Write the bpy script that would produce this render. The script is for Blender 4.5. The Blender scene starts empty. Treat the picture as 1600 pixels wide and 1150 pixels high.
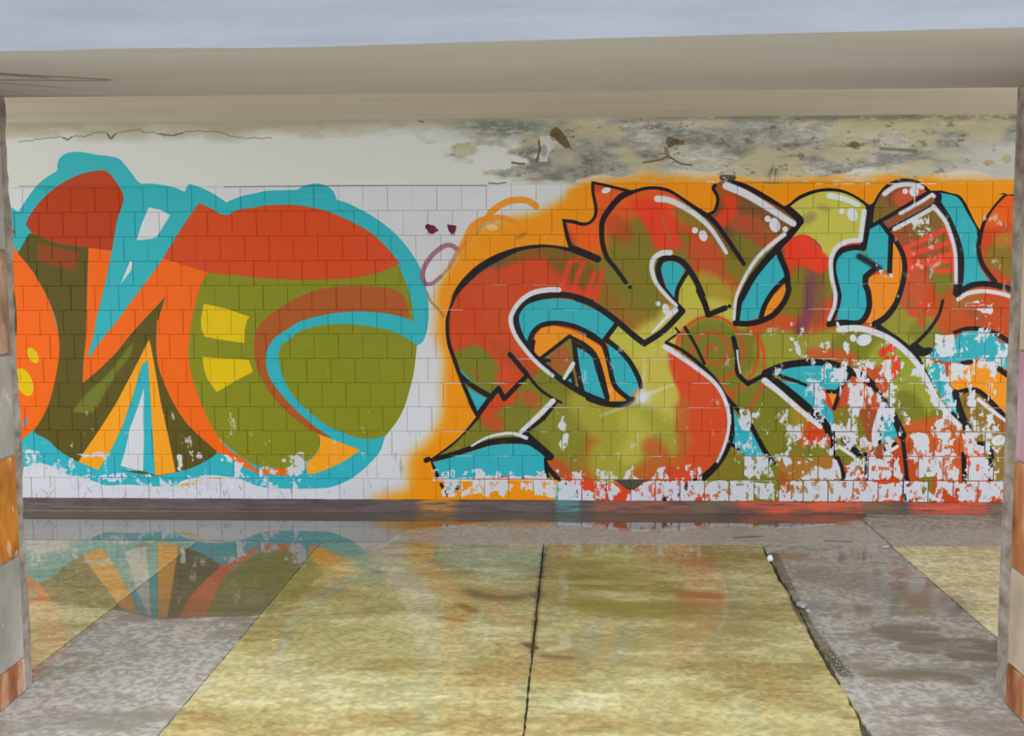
import bpy, bmesh, math, random
import numpy as np
from mathutils import Vector, Matrix

# ------------------------------------------------------------------ camera, sky, exposure
random.seed(7)
RS = np.random.RandomState(11)
D, ZC, YAW, PIT, ROL, FPX = 6.51658760, 1.65489762, 0.0396652911, 0.0875488112, -0.00477863875, 1656.96501
cy_, sy_, cp_, sp_ = math.cos(YAW), math.sin(YAW), math.cos(PIT), math.sin(PIT)
FW = np.array([-sy_*cp_, cy_*cp_, -sp_]); R0 = np.array([cy_, sy_, 0.0]); U0 = np.cross(R0, FW)
cr_, sr_ = math.cos(ROL), math.sin(ROL)
RT = cr_*R0 + sr_*U0; UP = -sr_*R0 + cr_*U0
CAM = np.array([0, -D, ZC])
scene = bpy.context.scene
cam_d = bpy.data.cameras.new('camera')
cam_o = bpy.data.objects.new('camera', cam_d)
scene.collection.objects.link(cam_o)
M = Matrix(((RT[0], UP[0], -FW[0], CAM[0]), (RT[1], UP[1], -FW[1], CAM[1]), (RT[2], UP[2], -FW[2], CAM[2]), (0, 0, 0, 1)))
cam_o.matrix_world = M
cam_d.sensor_fit = 'HORIZONTAL'; cam_d.sensor_width = 36.0
cam_d.lens = 36.0*FPX/1600.0
cam_d.shift_y = -45.0/1600.0
cam_d.clip_start = 0.05; cam_d.clip_end = 300
scene.camera = cam_o

world = bpy.data.worlds.new('overcast_sky'); scene.world = world; world.use_nodes = True
wn, wl = world.node_tree.nodes, world.node_tree.links
wn.clear()
wo = wn.new('ShaderNodeOutputWorld'); wb = wn.new('ShaderNodeBackground')
wt = wn.new('ShaderNodeTexCoord'); wsx = wn.new('ShaderNodeSeparateXYZ'); wr = wn.new('ShaderNodeValToRGB')
wl.new(wt.outputs['Generated'], wsx.inputs[0]); wl.new(wsx.outputs['Z'], wr.inputs[0])
wr.color_ramp.elements[0].position = 0.0; wr.color_ramp.elements[0].color = (0.50, 0.51, 0.52, 1)
wr.color_ramp.elements[1].position = 0.9; wr.color_ramp.elements[1].color = (1.18, 1.25, 1.36, 1)
wl.new(wr.outputs[0], wb.inputs['Color']); wb.inputs['Strength'].default_value = 1.0
wl.new(wb.outputs[0], wo.inputs[0])
scene.view_settings.view_transform = 'Standard'
scene.view_settings.look = 'None'
scene.view_settings.gamma = 1.0
scene.view_settings.use_curve_mapping = False
scene.view_settings.exposure = 2.3
scene.cycles.use_denoising = True
scene.cycles.max_bounces = 10
scene.cycles.diffuse_bounces = 6
scene.cycles.caustics_reflective = False
scene.cycles.caustics_refractive = False

# ------------------------------------------------------------------ photo pixel -> place
def ray_plane(px, py, axis, val):
    px = np.asarray(px, float); py = np.asarray(py, float)
    d = FW + RT*((px-800)/FPX)[..., None] + UP*((530-py)/FPX)[..., None]
    t = (val-CAM[axis])/d[..., axis]
    return CAM + d*t[..., None]
def W(px, py):
    p = ray_plane(px, py, 1, 0.0); return p[..., 0], p[..., 2]
def Fl(px, py, z=0.0):
    p = ray_plane(px, py, 2, z); return p[..., 0], p[..., 1]

# ------------------------------------------------------------------ canvas painting (pure numpy)
def up_noise(h, w, cx, cy, rs):
    """smooth random field with cells of cx by cy pixels"""
    gh, gw = int(h/cy)+3, int(w/cx)+3
    g = rs.rand(gh, gw).astype(np.float32)
    y = np.arange(h, dtype=np.float32)/cy + rs.rand(); x = np.arange(w, dtype=np.float32)/cx + rs.rand()
    yi = y.astype(int); xi = x.astype(int); fy = y-yi; fx = x-xi
    fy = fy*fy*(3-2*fy); fx = fx*fx*(3-2*fx)
    yi = np.minimum(yi, gh-2); xi = np.minimum(xi, gw-2)
    a = g[yi][:, xi]; b = g[yi][:, xi+1]; c = g[yi+1][:, xi]; d = g[yi+1][:, xi+1]
    fx = fx[None]; fy = fy[:, None]
    return (a*(1-fx)+b*fx)*(1-fy) + (c*(1-fx)+d*fx)*fy
def fractal(h, w, cx, cy, rs, octs=4, gain=.55):
    out = np.zeros((h, w), np.float32); a = 1.0; s = 0
    for k in range(octs):
        out += a*up_noise(h, w, max(cx, 1.6), max(cy, 1.6), rs); s += a; a *= gain; cx *= .5; cy *= .5
    return out/s
def uniform(n):
    """stretch a field so its values are spread evenly in 0..1"""
    q = np.quantile(n[::7, ::7], np.linspace(0, 1, 65))
    return np.interp(n, q, np.linspace(0, 1, 65)).astype(np.float32)

class Canvas:
    def __init__(s, x0, x1, y0, y1, ppm):
        s.x0, s.y0, s.ppm = x0, y0, ppm
        s.w = int(round((x1-x0)*ppm)); s.h = int(round((y1-y0)*ppm))
        s.x1 = x0+s.w/ppm; s.y1 = y0+s.h/ppm
        s.c = np.zeros((s.h, s.w, 3), np.float32); s.clip = None
    def ij(s, X, Y): return (np.asarray(X)-s.x0)*s.ppm, (np.asarray(Y)-s.y0)*s.ppm
    def poly_mask(s, X, Y, SS=3):
        u, v = s.ij(X, Y)
        j0 = max(int(v.min()), 0); j1 = min(int(v.max())+2, s.h)
        i0 = max(int(u.min())-1, 0); i1 = min(int(u.max())+3, s.w)
        if j1 <= j0 or i1 <= i0: return None
        cov = np.zeros((j1-j0, i1-i0+2), np.float32)
        u2 = np.roll(u, -1); v2 = np.roll(v, -1)
        for j in range(j0, j1):
            for k in range(SS):
                yy = j+(k+.5)/SS
                m = (v <= yy) != (v2 <= yy)
                if not m.any(): continue
                xs = np.sort(u[m]+(yy-v[m])/(v2[m]-v[m])*(u2[m]-u[m]))
                for a, b in zip(xs[0::2], xs[1::2]):
                    a = min(max(a-i0, 0), i1-i0); b = min(max(b-i0, 0), i1-i0)
                    if b <= a: continue
                    r = cov[j-j0]; ia, ib = int(a), int(b)
                    if ia == ib: r[ia] += (b-a)/SS
                    else:
                        r[ia] += (ia+1-a)/SS; r[ia+1:ib] += 1/SS; r[ib] += (b-ib)/SS
        return i0, j0, cov[:, :i1-i0]
    def blend(s, i0, j0, m, col, alpha=1.0):
        h, w = m.shape
        m = np.clip(m, 0, 1)*alpha
        if s.clip is not None: m = m*s.clip[j0:j0+h, i0:i0+w]
        t = s.c[j0:j0+h, i0:i0+w]
        t += (np.asarray(col, np.float32)/255-t)*m[..., None]
    def stroke_mask(s, X, Y, wid, soft):
        """wid in metres per point (full width), soft edge in metres"""
        u, v = s.ij(X, Y); r = np.asarray(wid)*.5*s.ppm; so = max(soft*s.ppm, 1.0)
        R = r.max()+so+1
        i0 = max(int(u.min()-R), 0); i1 = min(int(u.max()+R)+1, s.w); j0 = max(int(v.min()-R), 0); j1 = min(int(v.max()+R)+1, s.h)
        if j1 <= j0 or i1 <= i0: return None
        m = np.zeros((j1-j0, i1-i0), np.float32)
        if len(u) == 1: u = np.r_[u, u+.01]; v = np.r_[v, v]; r = np.r_[r, r]
        for k in range(len(u)-1):
            RR = max(r[k], r[k+1])+so+1
            a0 = int(max(min(u[k], u[k+1])-RR, i0)); a1 = int(min(max(u[k], u[k+1])+RR+1, i1))
            b0 = int(max(min(v[k], v[k+1])-RR, j0)); b1 = int(min(max(v[k], v[k+1])+RR+1, j1))
            if a1 <= a0 or b1 <= b0: continue
            gx = np.arange(a0, a1)[None]+.5-u[k]; gy = np.arange(b0, b1)[:, None]+.5-v[k]
            dx, dy = u[k+1]-u[k], v[k+1]-v[k]; L = dx*dx+dy*dy+1e-9
            t = np.clip((gx*dx+gy*dy)/L, 0, 1)
            d = np.sqrt((gx-t*dx)**2+(gy-t*dy)**2)
            c = np.clip(((r[k]+(r[k+1]-r[k])*t)-d)/so+.5, 0, 1)
            if so > 3: c = c*c*(3-2*c)
            sub = m[b0-j0:b1-j0, a0-i0:a1-i0]
            np.maximum(sub, c, out=sub)
        return i0, j0, m
    def image(s, name, alpha=None):
        im = bpy.data.images.new(name, s.w, s.h, alpha=alpha is not None)
        a = np.ones((s.h, s.w, 4), np.float32); a[..., :3] = np.clip(s.c, 0, 1)
        if alpha is not None: a[..., 3] = alpha
        im.alpha_mode = 'CHANNEL_PACKED'
        im.pixels.foreach_set(a.ravel()); im.update(); im.pack()
        return im

# crop windows the shapes were measured in: letter -> (x0, y0, scale)
CR = dict(a=(0, 200, 3.8325), b=(0, 500, 3.8325), c=(350, 200, 3.8325), d=(350, 500, 3.8325), e=(650, 250, 5.11), f=(650, 450, 5.11),
          g=(650, 600, 5.11), h=(900, 250, 5.11), i=(900, 450, 5.11), j=(900, 600, 5.11), k=(1100, 250, 5.11), l=(1100, 450, 5.11),
          m=(1100, 600, 5.11), n=(1300, 250, 5.11), o=(1300, 450, 5.11), p=(1300, 600, 5.11), q=(0, 0, 1.0))
def P(txt):
    """'a 10,20 30,40 b 5,6' -> array of photo points"""
    out = []; cur = CR['q']
    for t in txt.split():
        if t in CR: cur = CR[t]; continue
        x, y = t.split(','); out.append((cur[0]+float(x)/cur[2], cur[1]+float(y)/cur[2]))
    return np.array(out)
def smooth(p, closed, n=6, corner=50):
    """Catmull-Rom through the points; sharp corners stay sharp"""
    N = len(p)
    if N < 3: return p
    out = []
    def ang(i):
        if not closed and (i <= 0 or i >= N-1): return 0
        a = p[i % N]-p[(i-1) % N]; b = p[(i+1) % N]-p[i % N]
        c = (a@b)/(np.linalg.norm(a)*np.linalg.norm(b)+1e-9)
        return math.degrees(math.acos(max(-1, min(1, c))))
    sharp = [ang(i) > corner for i in range(N)]
    for i in range(N if closed else N-1):
        p1, p2 = p[i], p[(i+1) % N]
        p0 = p[(i-1) % N] if (closed or i > 0) and not sharp[i] else p1
        p3 = p[(i+2) % N] if (closed or i+2 < N) and not sharp[(i+1) % N] else p2
        for k in range(n):
            t = k/n
            out.append(.5*((2*p1)+(-p0+p2)*t+(2*p0-5*p1+4*p2-p3)*t*t+(-p0+3*p1-3*p2+p3)*t**3))
    if not closed: out.append(p[-1])
    return np.array(out)

cv = Canvas(-4.7, 4.1, 0.0, 2.52, 400)
H_, W_ = cv.h, cv.w
yy, xx = np.mgrid[0:H_, 0:W_].astype(np.float32)
# photo pixel position of every canvas texel (approximate, for placing wear)
XM = cv.x0+xx/cv.ppm; ZM = cv.y0+yy/cv.ppm
dX = XM; dY = D; dZ = ZM-ZC
wF = dX*FW[0]+dY*FW[1]+dZ*FW[2]
PX = 800+FPX*(dX*RT[0]+dY*RT[1]+dZ*RT[2])/wF
PY = 530-FPX*(dX*UP[0]+dY*UP[1]+dZ*UP[2])/wF
del dX, dZ, wF
MPP = 1/252.0   # metres per photo pixel on the wall
def fill(txt, col, alpha=1.0, sm=True, soft=0):
    p = P(txt)
    if sm: p = smooth(p, True)
    X, Z = W(p[:, 0], p[:, 1])
    r = cv.poly_mask(X, Z)
    if r is None: return
    i0, j0, m = r
    if soft:
        k = max(1, int(soft*MPP*cv.ppm)); m = np.pad(m, k*2)
        ii = max(0, k*2-i0); jj = max(0, k*2-j0); i0 -= k*2; j0 -= k*2; m = m[jj:, ii:]; i0 += ii; j0 += jj
        m = m[:cv.h-j0, :cv.w-i0]
        for ax in (0, 1, 0, 1):
            c = np.cumsum(np.pad(m, [(k+1, k) if a == ax else (0, 0) for a in (0, 1)], mode='edge'), axis=ax)
            n = m.shape[ax]
            m = (np.take(c, range(2*k+1, 2*k+1+n), axis=ax)-np.take(c, range(0, n), axis=ax))/(2*k+1)
    cv.blend(i0, j0, m, col, alpha)
def line(txt, col, w, alpha=1.0, soft=.8, sm=True, w2=None):
    """w, soft in photo pixels; w2 = width at the end"""
    p = P(txt)
    if sm: p = smooth(p, False)
    X, Z = W(p[:, 0], p[:, 1])
    ws = np.linspace(w, w if w2 is None else w2, len(p))*MPP
    r = cv.stroke_mask(X, Z, ws, soft*MPP)
    if r is not None: cv.blend(*r, col, alpha)
def dot(txt, col, rx, ry=None, alpha=1.0, soft=1.0, rot=0):
    c = P(txt)[0]; ry = ry or rx
    t = np.linspace(0, 2*np.pi, 28, endpoint=False); a = math.radians(rot)
    x = rx*np.cos(t); y = ry*np.sin(t)
    q = np.stack([c[0]+x*math.cos(a)-y*math.sin(a), c[1]+x*math.sin(a)+y*math.cos(a)], -1)
    X, Z = W(q[:, 0], q[:, 1]); r = cv.poly_mask(X, Z)
    if r is not None: cv.blend(*r, col, alpha)

#@@WALLPAINT
CY = (50, 176, 192); OR = (242, 103, 12); RD = (204, 70, 26); OL = (134, 137, 28); DO = (92, 82, 26); BR = (172, 88, 36)
YE = (224, 190, 0); AM = (246, 162, 30); WH = (212, 214, 222); BK = (26, 22, 26); LI = (194, 188, 80); BG = (236, 146, 4)
RR = (232, 62, 32); WS = (216, 220, 236); O2 = (122, 122, 34)
# glazed white tiles, old and a little dirty
n1 = fractal(H_, W_, 200, 200, RS, 5)
cv.c[:] = np.array(WH, np.float32)/255
cv.c *= (1-.10*np.clip(n1-.45, 0, 1))[..., None]
drt = np.clip((uniform(fractal(H_, W_, 10, 30, RS, 4))-.93)*8, 0, 1)*(ZM < .5)
cv.c += (np.array([.42, .38, .30], np.float32)-cv.c)*(drt*.45)[..., None]
for k in range(26):   # grey scuffs on the bottom row
    x = RS.uniform(40, 740); y = RS.uniform(752, 778); a = RS.uniform(-9, 9)
    line('q %f,%f %f,%f' % (x, y, x+a, y+RS.uniform(4, 12)), (120, 118, 112), RS.uniform(.8, 2.2), .5)

# --- left piece, flat sharp shapes in cyan, orange and olive
fill('a -300,560 20,440 60,470 110,502 150,440 200,370 260,310 345,255 345,220 360,180 400,152 460,142 520,148 590,162 650,168 715,185 745,215 790,270 840,330 900,332 980,342 1050,358 1105,383 1130,333 1200,355 1280,395 1355,445 1440,410 c 191,390 250,377 350,373 435,370 470,350 520,335 570,333 620,350 655,380 675,430 740,450 830,495 920,548 1000,610 1070,680 1130,760 1180,850 1210,950 1225,1060 d 1225,0 1210,80 1190,130 1165,148 1155,152 1150,200 1135,320 1110,420 1080,520 1040,600 990,665 968,690 950,745 935,785 900,830 840,890 770,945 700,980 640,1000 580,1008 400,1010 250,1003 190,990 b 1430,950 1330,935 1250,930 1100,960 1040,992 900,995 760,985 640,990 560,965 470,935 420,930 350,900 280,865 200,860 130,880 -300,880', CY)
fill('b 1040,995 1150,965 1290,940 1330,945 1300,965 1180,985 1050,998', (222, 176, 84))
fill('a 890,475 960,490 1018,522 965,610 935,655 900,665 818,672 850,570', WH, sm=False)
fill('a 778,798 792,800 790,845 722,937', WH, sm=False)
fill('a -300,300 60,590 92,622 62,665 -300,900', (176, 56, 18), sm=False)
fill('a 155,575 180,520 250,430 330,360 430,300 530,265 632,257 690,315 718,360 740,425 700,560 670,735 530,717 330,685 255,660 190,625', (182, 60, 18))
fill('a 530,717 670,735 625,950 575,1150 b 560,90 525,215 540,218 600,130 705,0 a 800,1020 950,820 975,780 1250,865 1210,920 1175,1030 1150,1150 b 1135,100 1128,200 1140,300 1180,430 1230,560 1300,690 1380,780 1460,830 d 190,890 280,888 340,885 380,905 415,932 300,928 200,915 100,870 0,805 b 1290,800 1290,780 1200,700 1120,620 1040,500 975,360 945,260 935,150 940,0 a 950,1150 955,1120 990,1012 860,1150 b 780,90 700,190 600,290 495,380 500,250 515,100 a 517,1150', OR)
fill('a 990,1012 860,1150 b 780,90 700,190 600,290 495,380 500,250 515,100 a 517,1150 524,900 530,717 330,685 190,628 165,645 130,710 108,750 130,780 190,850 250,950 300,1050 b 335,0 350,90 355,200 335,330 300,480 250,590 205,655 215,680 290,720 340,770 400,810 470,850 600,880 900,930 960,930 1050,912 1150,885 1240,840 1290,805 1290,780 1200,700 1120,620 1040,500 975,360 945,260 935,150 940,0 a 950,1150 955,1120', DO)
fill('a 225,690 475,742 450,860 225,795', (142, 70, 24), sm=False, soft=1.2)
fill('b 805,130 770,230 700,320 560,555 430,553 520,440 640,330 740,200', (114, 120, 38), soft=1.5)
fill('b 893,115 905,160 930,300 960,480 1000,660 1050,900 1050,912 960,928 930,930 920,780 895,380 885,240 850,270 790,470 740,620 660,790 590,897 470,850 490,810 600,650 700,490 800,300', AM, sm=False)
fill('b 885,240 895,380 920,780 930,930 860,905 590,897 660,790 740,620 790,470 850,270', CY, sm=False)
fill('b 862,405 860,600 862,700 857,905 800,895 722,872 750,780 775,660 830,510', WH, sm=False)
fill('a -400,560 62,710 108,752 190,850 250,950 300,1050 330,1150 b 350,90 355,200 335,330 300,480 250,590 205,655 150,700 105,755 -20,800 -400,780', OR)
fill('a 60,880 72,920 92,1020 100,1150 b 98,60 85,150 60,220 20,100 a 20,1000', DO)
dot('b 198,212', YE, 7.5, 13.5, rot=-30); dot('b 145,372', YE, 12.5, 23, rot=-22); dot('b 82,560', YE, 10, 19)
fill('b 135,600 155,572 172,610 165,635 140,635', (150, 140, 135), sm=False)
# the round letter
fill('a 1250,865 c 60,878 200,895 400,908 600,908 760,900 880,880 980,845 1042,818 1070,880 1100,960 1125,1050 1137,1150 d 1135,15 c 1110,1145 1000,1115 880,1102 780,1100 650,1110 530,1135 480,1150 d 450,10 370,60 300,110 255,190 252,260 270,340 330,430 430,540 560,650 600,690 560,680 575,720 570,760 540,810 490,850 400,895 330,885 200,872 110,820 0,735 b 1300,690 1230,560 1180,430 1140,300 1128,200 1135,100 a 1150,1150 1175,1030 1210,920', OL)
fill('a 1190,450 1260,480 1345,522 1430,490 c 191,475 250,463 400,460 500,472 620,500 750,555 870,620 960,700 1040,795 1042,818 980,845 880,880 760,900 600,908 400,908 200,895 60,878 a 1400,880 1250,865 975,780 1080,610', (210, 74, 28))
fill('a 1220,1052 1350,1080 1495,1130 1480,1150 b 1465,60 1463,138 1300,115 1225,100 1205,50 1203,0', YE, sm=False)
fill('b 1212,220 1300,228 1490,238 1515,310 1400,370 1298,433 1240,350 1220,290', YE, sm=False)
fill('c 680,950 800,945 950,955 1030,975 1080,1015 1105,1090 1110,1145 1000,1115 880,1102 780,1100 650,1110 530,1135 480,1150 d 450,10 370,60 300,110 255,190 252,260 270,340 330,430 430,540 560,650 650,705 600,695 520,660 400,570 300,470 230,360 190,260 180,170 190,80 220,20 c 240,1150 330,1080 450,1010 560,970', BR)
fill('d 400,110 450,70 540,40 650,25 780,28 900,42 1030,75 1155,152 1150,200 1135,320 1110,420 1080,520 1040,600 990,665 968,690 900,710 800,705 700,670 600,620 500,540 420,460 370,380 335,280 328,200 345,150', OL)
fill('d 560,680 600,698 700,735 815,778 760,820 650,880 560,915 500,925 490,860 545,810 572,760 575,720', AM)
for t in ('480,430 520,440 600,445', '470,400 560,410 640,395', '500,370 560,350 610,365', '450,445 520,455'):   # brush marks in the cyan knob
    line('c '+t, (110, 200, 212), 1.2, .5)

# --- right piece, sprayed: orange haze first
fill('q 905,284 985,276 1020,268 1100,278 1140,272 1200,282 1260,276 1300,274 1340,282 1380,272 1430,266 1480,280 1540,278 1900,276 1900,792 676,792 640,765 640,715 668,690 690,650 692,600 694,560 682,525 684,490 684,455 712,420 735,390 752,365 790,360 850,330 890,308', BG, soft=9)
fill('q 760,372 840,345 900,318 940,292 1560,290 1900,290 1900,790 700,790 700,560 690,450', BG, soft=5)
fill('q 735,372 760,352 800,340 850,335 900,300 930,300 920,400 760,420 700,440', BG, .9, soft=7)
fill('q 660,775 680,780 730,780 730,795 655,795', BG, soft=4)
line('e 590,425 660,370 740,330 830,318 900,330 960,370', (238, 142, 20), 10, .9, 2)
line('e 350,720 400,620 440,540 520,480 650,460 750,480 820,530 860,600', (236, 138, 24), 9, .85, 3)
line('e 360,760 420,640 500,520 580,450', (236, 138, 24), 9, .8, 3)
line('e 480,600 540,520 620,490', (140, 120, 30), 4, .35, 4); line('e 810,620 870,590', (130, 110, 20), 5, .5, 5)
line('e 280,860 330,760 400,650', (190, 120, 20), 3, .5, 2)
dot('e 610,540', (230, 216, 190), 9, 5, .55)
# plum marks and ring on the white tiles
dot('c 1245,608', (104, 30, 66), 7, 7); dot('c 1222,592', (104, 30, 66), 4.5, 4.5); dot('c 1268,612', (104, 30, 66), 4, 2.5)
fill('c 1335,578 1392,585 1385,620 1368,634 1348,620', (104, 30, 66)); line('c 1365,620 1363,642', (104, 30, 66), 1.5); line('c 1380,620 1379,642', (104, 30, 66), 1.2)
line('e 325,710 280,682 220,690 130,760 65,860 50,930 75,990', (150, 92, 118), 7.5, .85, 2)
line('e 75,990 130,985 200,930', (150, 92, 118), 6, .8, 2); line('e 200,930 260,860 320,740', (170, 112, 60), 4.5, .6, 2)
line('f 90,40 120,110 180,170 220,225', (150, 100, 40), 4, .6, 1.5)

# the body of the letters, used to keep the sprayed tones inside the outlines
bp = P('g 110,600 200,540 350,420 480,265 f 480,1030 440,960 400,860 350,740 300,600 250,450 235,300 250,200 310,30 e 265,1150 310,1040 400,920 530,810 700,730 850,690 1000,675 1130,685 1220,700 1195,620 1165,470 1260,480 1340,500 1400,475 1425,400 1400,250 1400,175 h 130,170 250,195 400,230 450,240 550,215 640,210 750,235 870,310 960,370 1050,425 1100,400 1120,310 1085,230 1100,190 k 100,190 180,155 330,190 500,280 640,370 680,350 760,285 880,240 1000,225 1110,240 1220,290 1320,360 n 330,340 370,270 430,200 520,155 600,150 680,165 750,210 790,245 870,245 950,265 1020,285 1070,350 1110,430 1150,510 1180,560 1200,500 1250,420 1320,330 1390,268 1460,275 q 1900,300 1900,800 905,800 g 1340,1010 1110,985 1130,780 1050,765 165,765')
bp = smooth(bp, True, 5); bX, bZ = W(bp[:, 0], bp[:, 1]); i0, j0, bm = cv.poly_mask(bX, bZ, 2)
body = np.zeros((H_, W_), np.float32); body[j0:j0+bm.shape[0], i0:i0+bm.shape[1]] = np.clip(bm, 0, 1)
cv.clip = body
cv.blend(0, 0, np.ones((H_, W_), np.float32), RD)
DR = (186, 72, 28); OB = (120, 92, 28)
# (colour, width, softness, alpha, points) soft sprayed tones, in photo pixels
for col, w, so, al, t in [
    (RD, 90, 20, 1, '740,430 710,480 720,540'), ((200, 76, 34), 60, 20, .8, '760,450 790,500 790,560'),
    (OB, 18, 8, .8, '775,412 820,397 870,392 910,398'), ((110, 88, 74), 8, 4, .8, '745,425 775,410 790,405'),
    (O2, 34, 8, 1, '725,562 742,556 760,575 770,600'), (O2, 22, 6, 1, '725,575 740,600 760,612'), (O2, 20, 5, 1, '765,575 790,600 810,620'),
    (RR, 24, 5, .7, '785,590 800,615'), (O2, 50, 9, 1, '840,600 830,640 860,640 880,590'), (O2, 46, 10, 1, '800,655 840,650 880,650'),
    (O2, 60, 12, 1, '700,700 750,680 820,675 880,690'), ((196, 76, 36), 24, 12, .9, '762,655 775,662'), (DR, 20, 8, .8, '775,540 800,560 830,580'),
    ((190, 80, 40), 22, 8, .8, '825,620 838,632'), ((190, 80, 40), 20, 10, .7, '870,560 885,575'), (O2, 30, 8, .9, '870,545 900,560 905,600'),
    (OB, 50, 16, .9, '880,400 920,430 960,460 1000,480'), (O2, 70, 14, .9, '960,400 990,440 1010,480'), (O2, 40, 18, .9, '985,350 1010,380 1030,420'),
    ((150, 110, 30), 60, 20, .7, '940,470 970,500 990,510'), (OR, 22, 8, .9, '900,300 930,312 975,312'), (OR, 50, 16, .8, '900,330 920,360 925,380'),
    ((226, 92, 34), 60, 16, .9, '950,330 990,310 1050,310 1080,325'), (DR, 30, 16, .7, '960,350 975,365'),
    (O2, 36, 18, .8, '1075,330 1110,360 1130,400'), (O2, 70, 22, .9, '1060,400 1090,440 1150,430 1180,400'), ((206, 74, 40), 46, 14, .8, '1095,390 1110,410 1100,415'),
    ((206, 74, 40), 30, 10, .7, '1130,440 1145,455'), ((170, 150, 50), 50, 18, .9, '1100,450 1130,470 1150,500'),
    ((120, 84, 44), 44, 14, .95, '1150,310 1190,335 1225,355'), ((118, 80, 48), 60, 14, .95, '1135,345 1165,375 1200,380'), (RR, 22, 8, .85, '1140,305 1142,325 1128,345'), ((196, 84, 50), 24, 10, .7, '1150,345 1180,352 1200,372'),
    (O2, 40, 16, .8, '1165,375 1180,395 1200,380'), ((176, 72, 44), 22, 10, .8, '1160,350 1190,375 1210,375'), ((150, 90, 30), 30, 12, .8, '1170,290 1130,290'),
    (LI, 70, 20, .95, '1025,535 1030,580 1030,640'), (LI, 44, 16, .9, '1050,500 1080,490 1120,490 1140,500'), (LI, 30, 10, .9, '965,520 1010,545'),
    ((160, 160, 54), 90, 26, .95, '930,640 970,660 1020,690 960,720'), ((134, 134, 44), 60, 20, .8, '860,650 890,690 880,740'), (LI, 34, 24, .6, '985,655 1000,680 985,710'),
    ((190, 90, 40), 34, 18, .8, '1020,700 1035,720 1000,745'), ((190, 80, 40), 26, 10, .9, '870,730 885,750'), (RR, 40, 8, .8, '890,765 930,775 1000,770'),
    ((210, 72, 38), 70, 12, 1, '1092,580 1110,640 1105,700 1075,750'), ((190, 84, 34), 30, 18, .7, '1070,640 1075,690'), ((190, 70, 30), 30, 10, .8, '1125,690 1110,730'),
    (O2, 90, 18, .95, '1110,540 1150,560 1180,590 1200,560'), ((150, 150, 50), 60, 20, .8, '1190,600 1180,640 1230,660'), (O2, 90, 14, 1, '1190,640 1200,700 1230,740 1290,740'),
    ((190, 90, 40), 40, 16, .8, '1190,500 1240,500 1280,520'), ((200, 76, 40), 40, 16, .8, '1240,500 1290,490 1300,480'), (O2, 50, 14, .9, '1260,440 1240,470 1290,440'),
    ((150, 150, 50), 60, 14, .95, '1210,545 1270,550 1330,540 1380,560'), (O2, 60, 12, .9, '1330,545 1400,560 1440,590'), ((200, 84, 40), 20, 8, .8, '1270,553 1310,556 1330,560'),
    ((110, 60, 92), 18, 14, .75, '1268,420 1266,450 1262,490 1250,515'), ((128, 82, 60), 16, 8, .6, '1280,430 1282,470 1276,500'), (RR, 16, 3, .9, '1240,385 1270,400 1290,410'),
    ((176, 70, 60), 20, 8, .5, '1262,372 1280,395'),
    ((138, 78, 52), 44, 10, .95, '1375,325 1390,305 1420,295'), ((120, 92, 40), 60, 14, .8, '1400,480 1440,520 1400,560'), ((206, 84, 50), 26, 8, .9, '1410,310 1440,300'), (O2, 40, 14, .6, '1370,330 1380,340 1450,345 1460,360'),
    ((150, 84, 44), 60, 12, .9, '1430,360 1460,380 1480,420'), ((126, 104, 36), 34, 8, .8, '1440,355 1470,345 1480,370'), (O2, 36, 14, .9, '1470,430 1480,450 1485,480'),
    ((200, 90, 50), 40, 16, .8, '1430,440 1420,480'), ((150, 150, 50), 50, 12, .9, '1390,500 1430,520 1480,500'), ((126, 126, 40), 40, 12, .9, '1470,540 1440,520'),
    (RR, 10, 6, .8, '1425,490 1455,490'), (RR, 10, 6, .8, '1440,478 1440,505'), (O2, 6, 4, .8, '1440,487 1441,495'),
    (OR, 50, 14, .7, '1550,330 1570,320 1600,330'), (O2, 40, 14, .8, '1560,400 1590,420'), ((180, 130, 40), 24, 10, .7, '1565,375 1590,370'),
    ((196, 78, 30), 80, 14, .9, '1500,490 1550,500 1600,500'), ((130, 84, 60), 16, 10, .5, '1520,488 1530,496'), ((160, 110, 40), 24, 10, .7, '1500,470 1520,462'),
    ((150, 156, 50), 90, 14, 1, '1400,570 1430,620 1460,660'), (O2, 60, 12, 1, '1410,640 1440,700 1480,660'), ((200, 90, 34), 60, 12, .95, '1420,690 1470,680 1490,720 1450,740'),
    (BR, 70, 12, 1, '1530,640 1560,670 1580,720'), ((140, 116, 36), 50, 14, .9, '1520,620 1540,680 1580,740'), ((200, 90, 40), 20, 8, .8, '1545,620 1570,640'),
    ((196, 80, 40), 60, 10, .95, '1340,610 1350,640 1360,600'), ((150, 76, 34), 40, 8, .9, '1345,650 1370,680 1380,700'), (O2, 50, 10, .9, '1320,660 1330,700 1310,740'),
    (DR, 60, 10, .9, '1420,720 1440,760 1500,770'), (O2, 22, 5, .9, '1447,745 1446,780'), ((176, 110, 44), 60, 12, .8, '1240,740 1260,760 1290,740'),
    (DR, 30, 8, .8, '1215,750 1222,780'), (DR, 30, 8, .8, '1325,740 1335,770'), (O2, 80, 14, .9, '1130,730 1170,700 1180,760'), (RR, 26, 6, .9, '1520,715 1535,740')]:
    line('q '+t, col, w, al, so)
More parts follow.
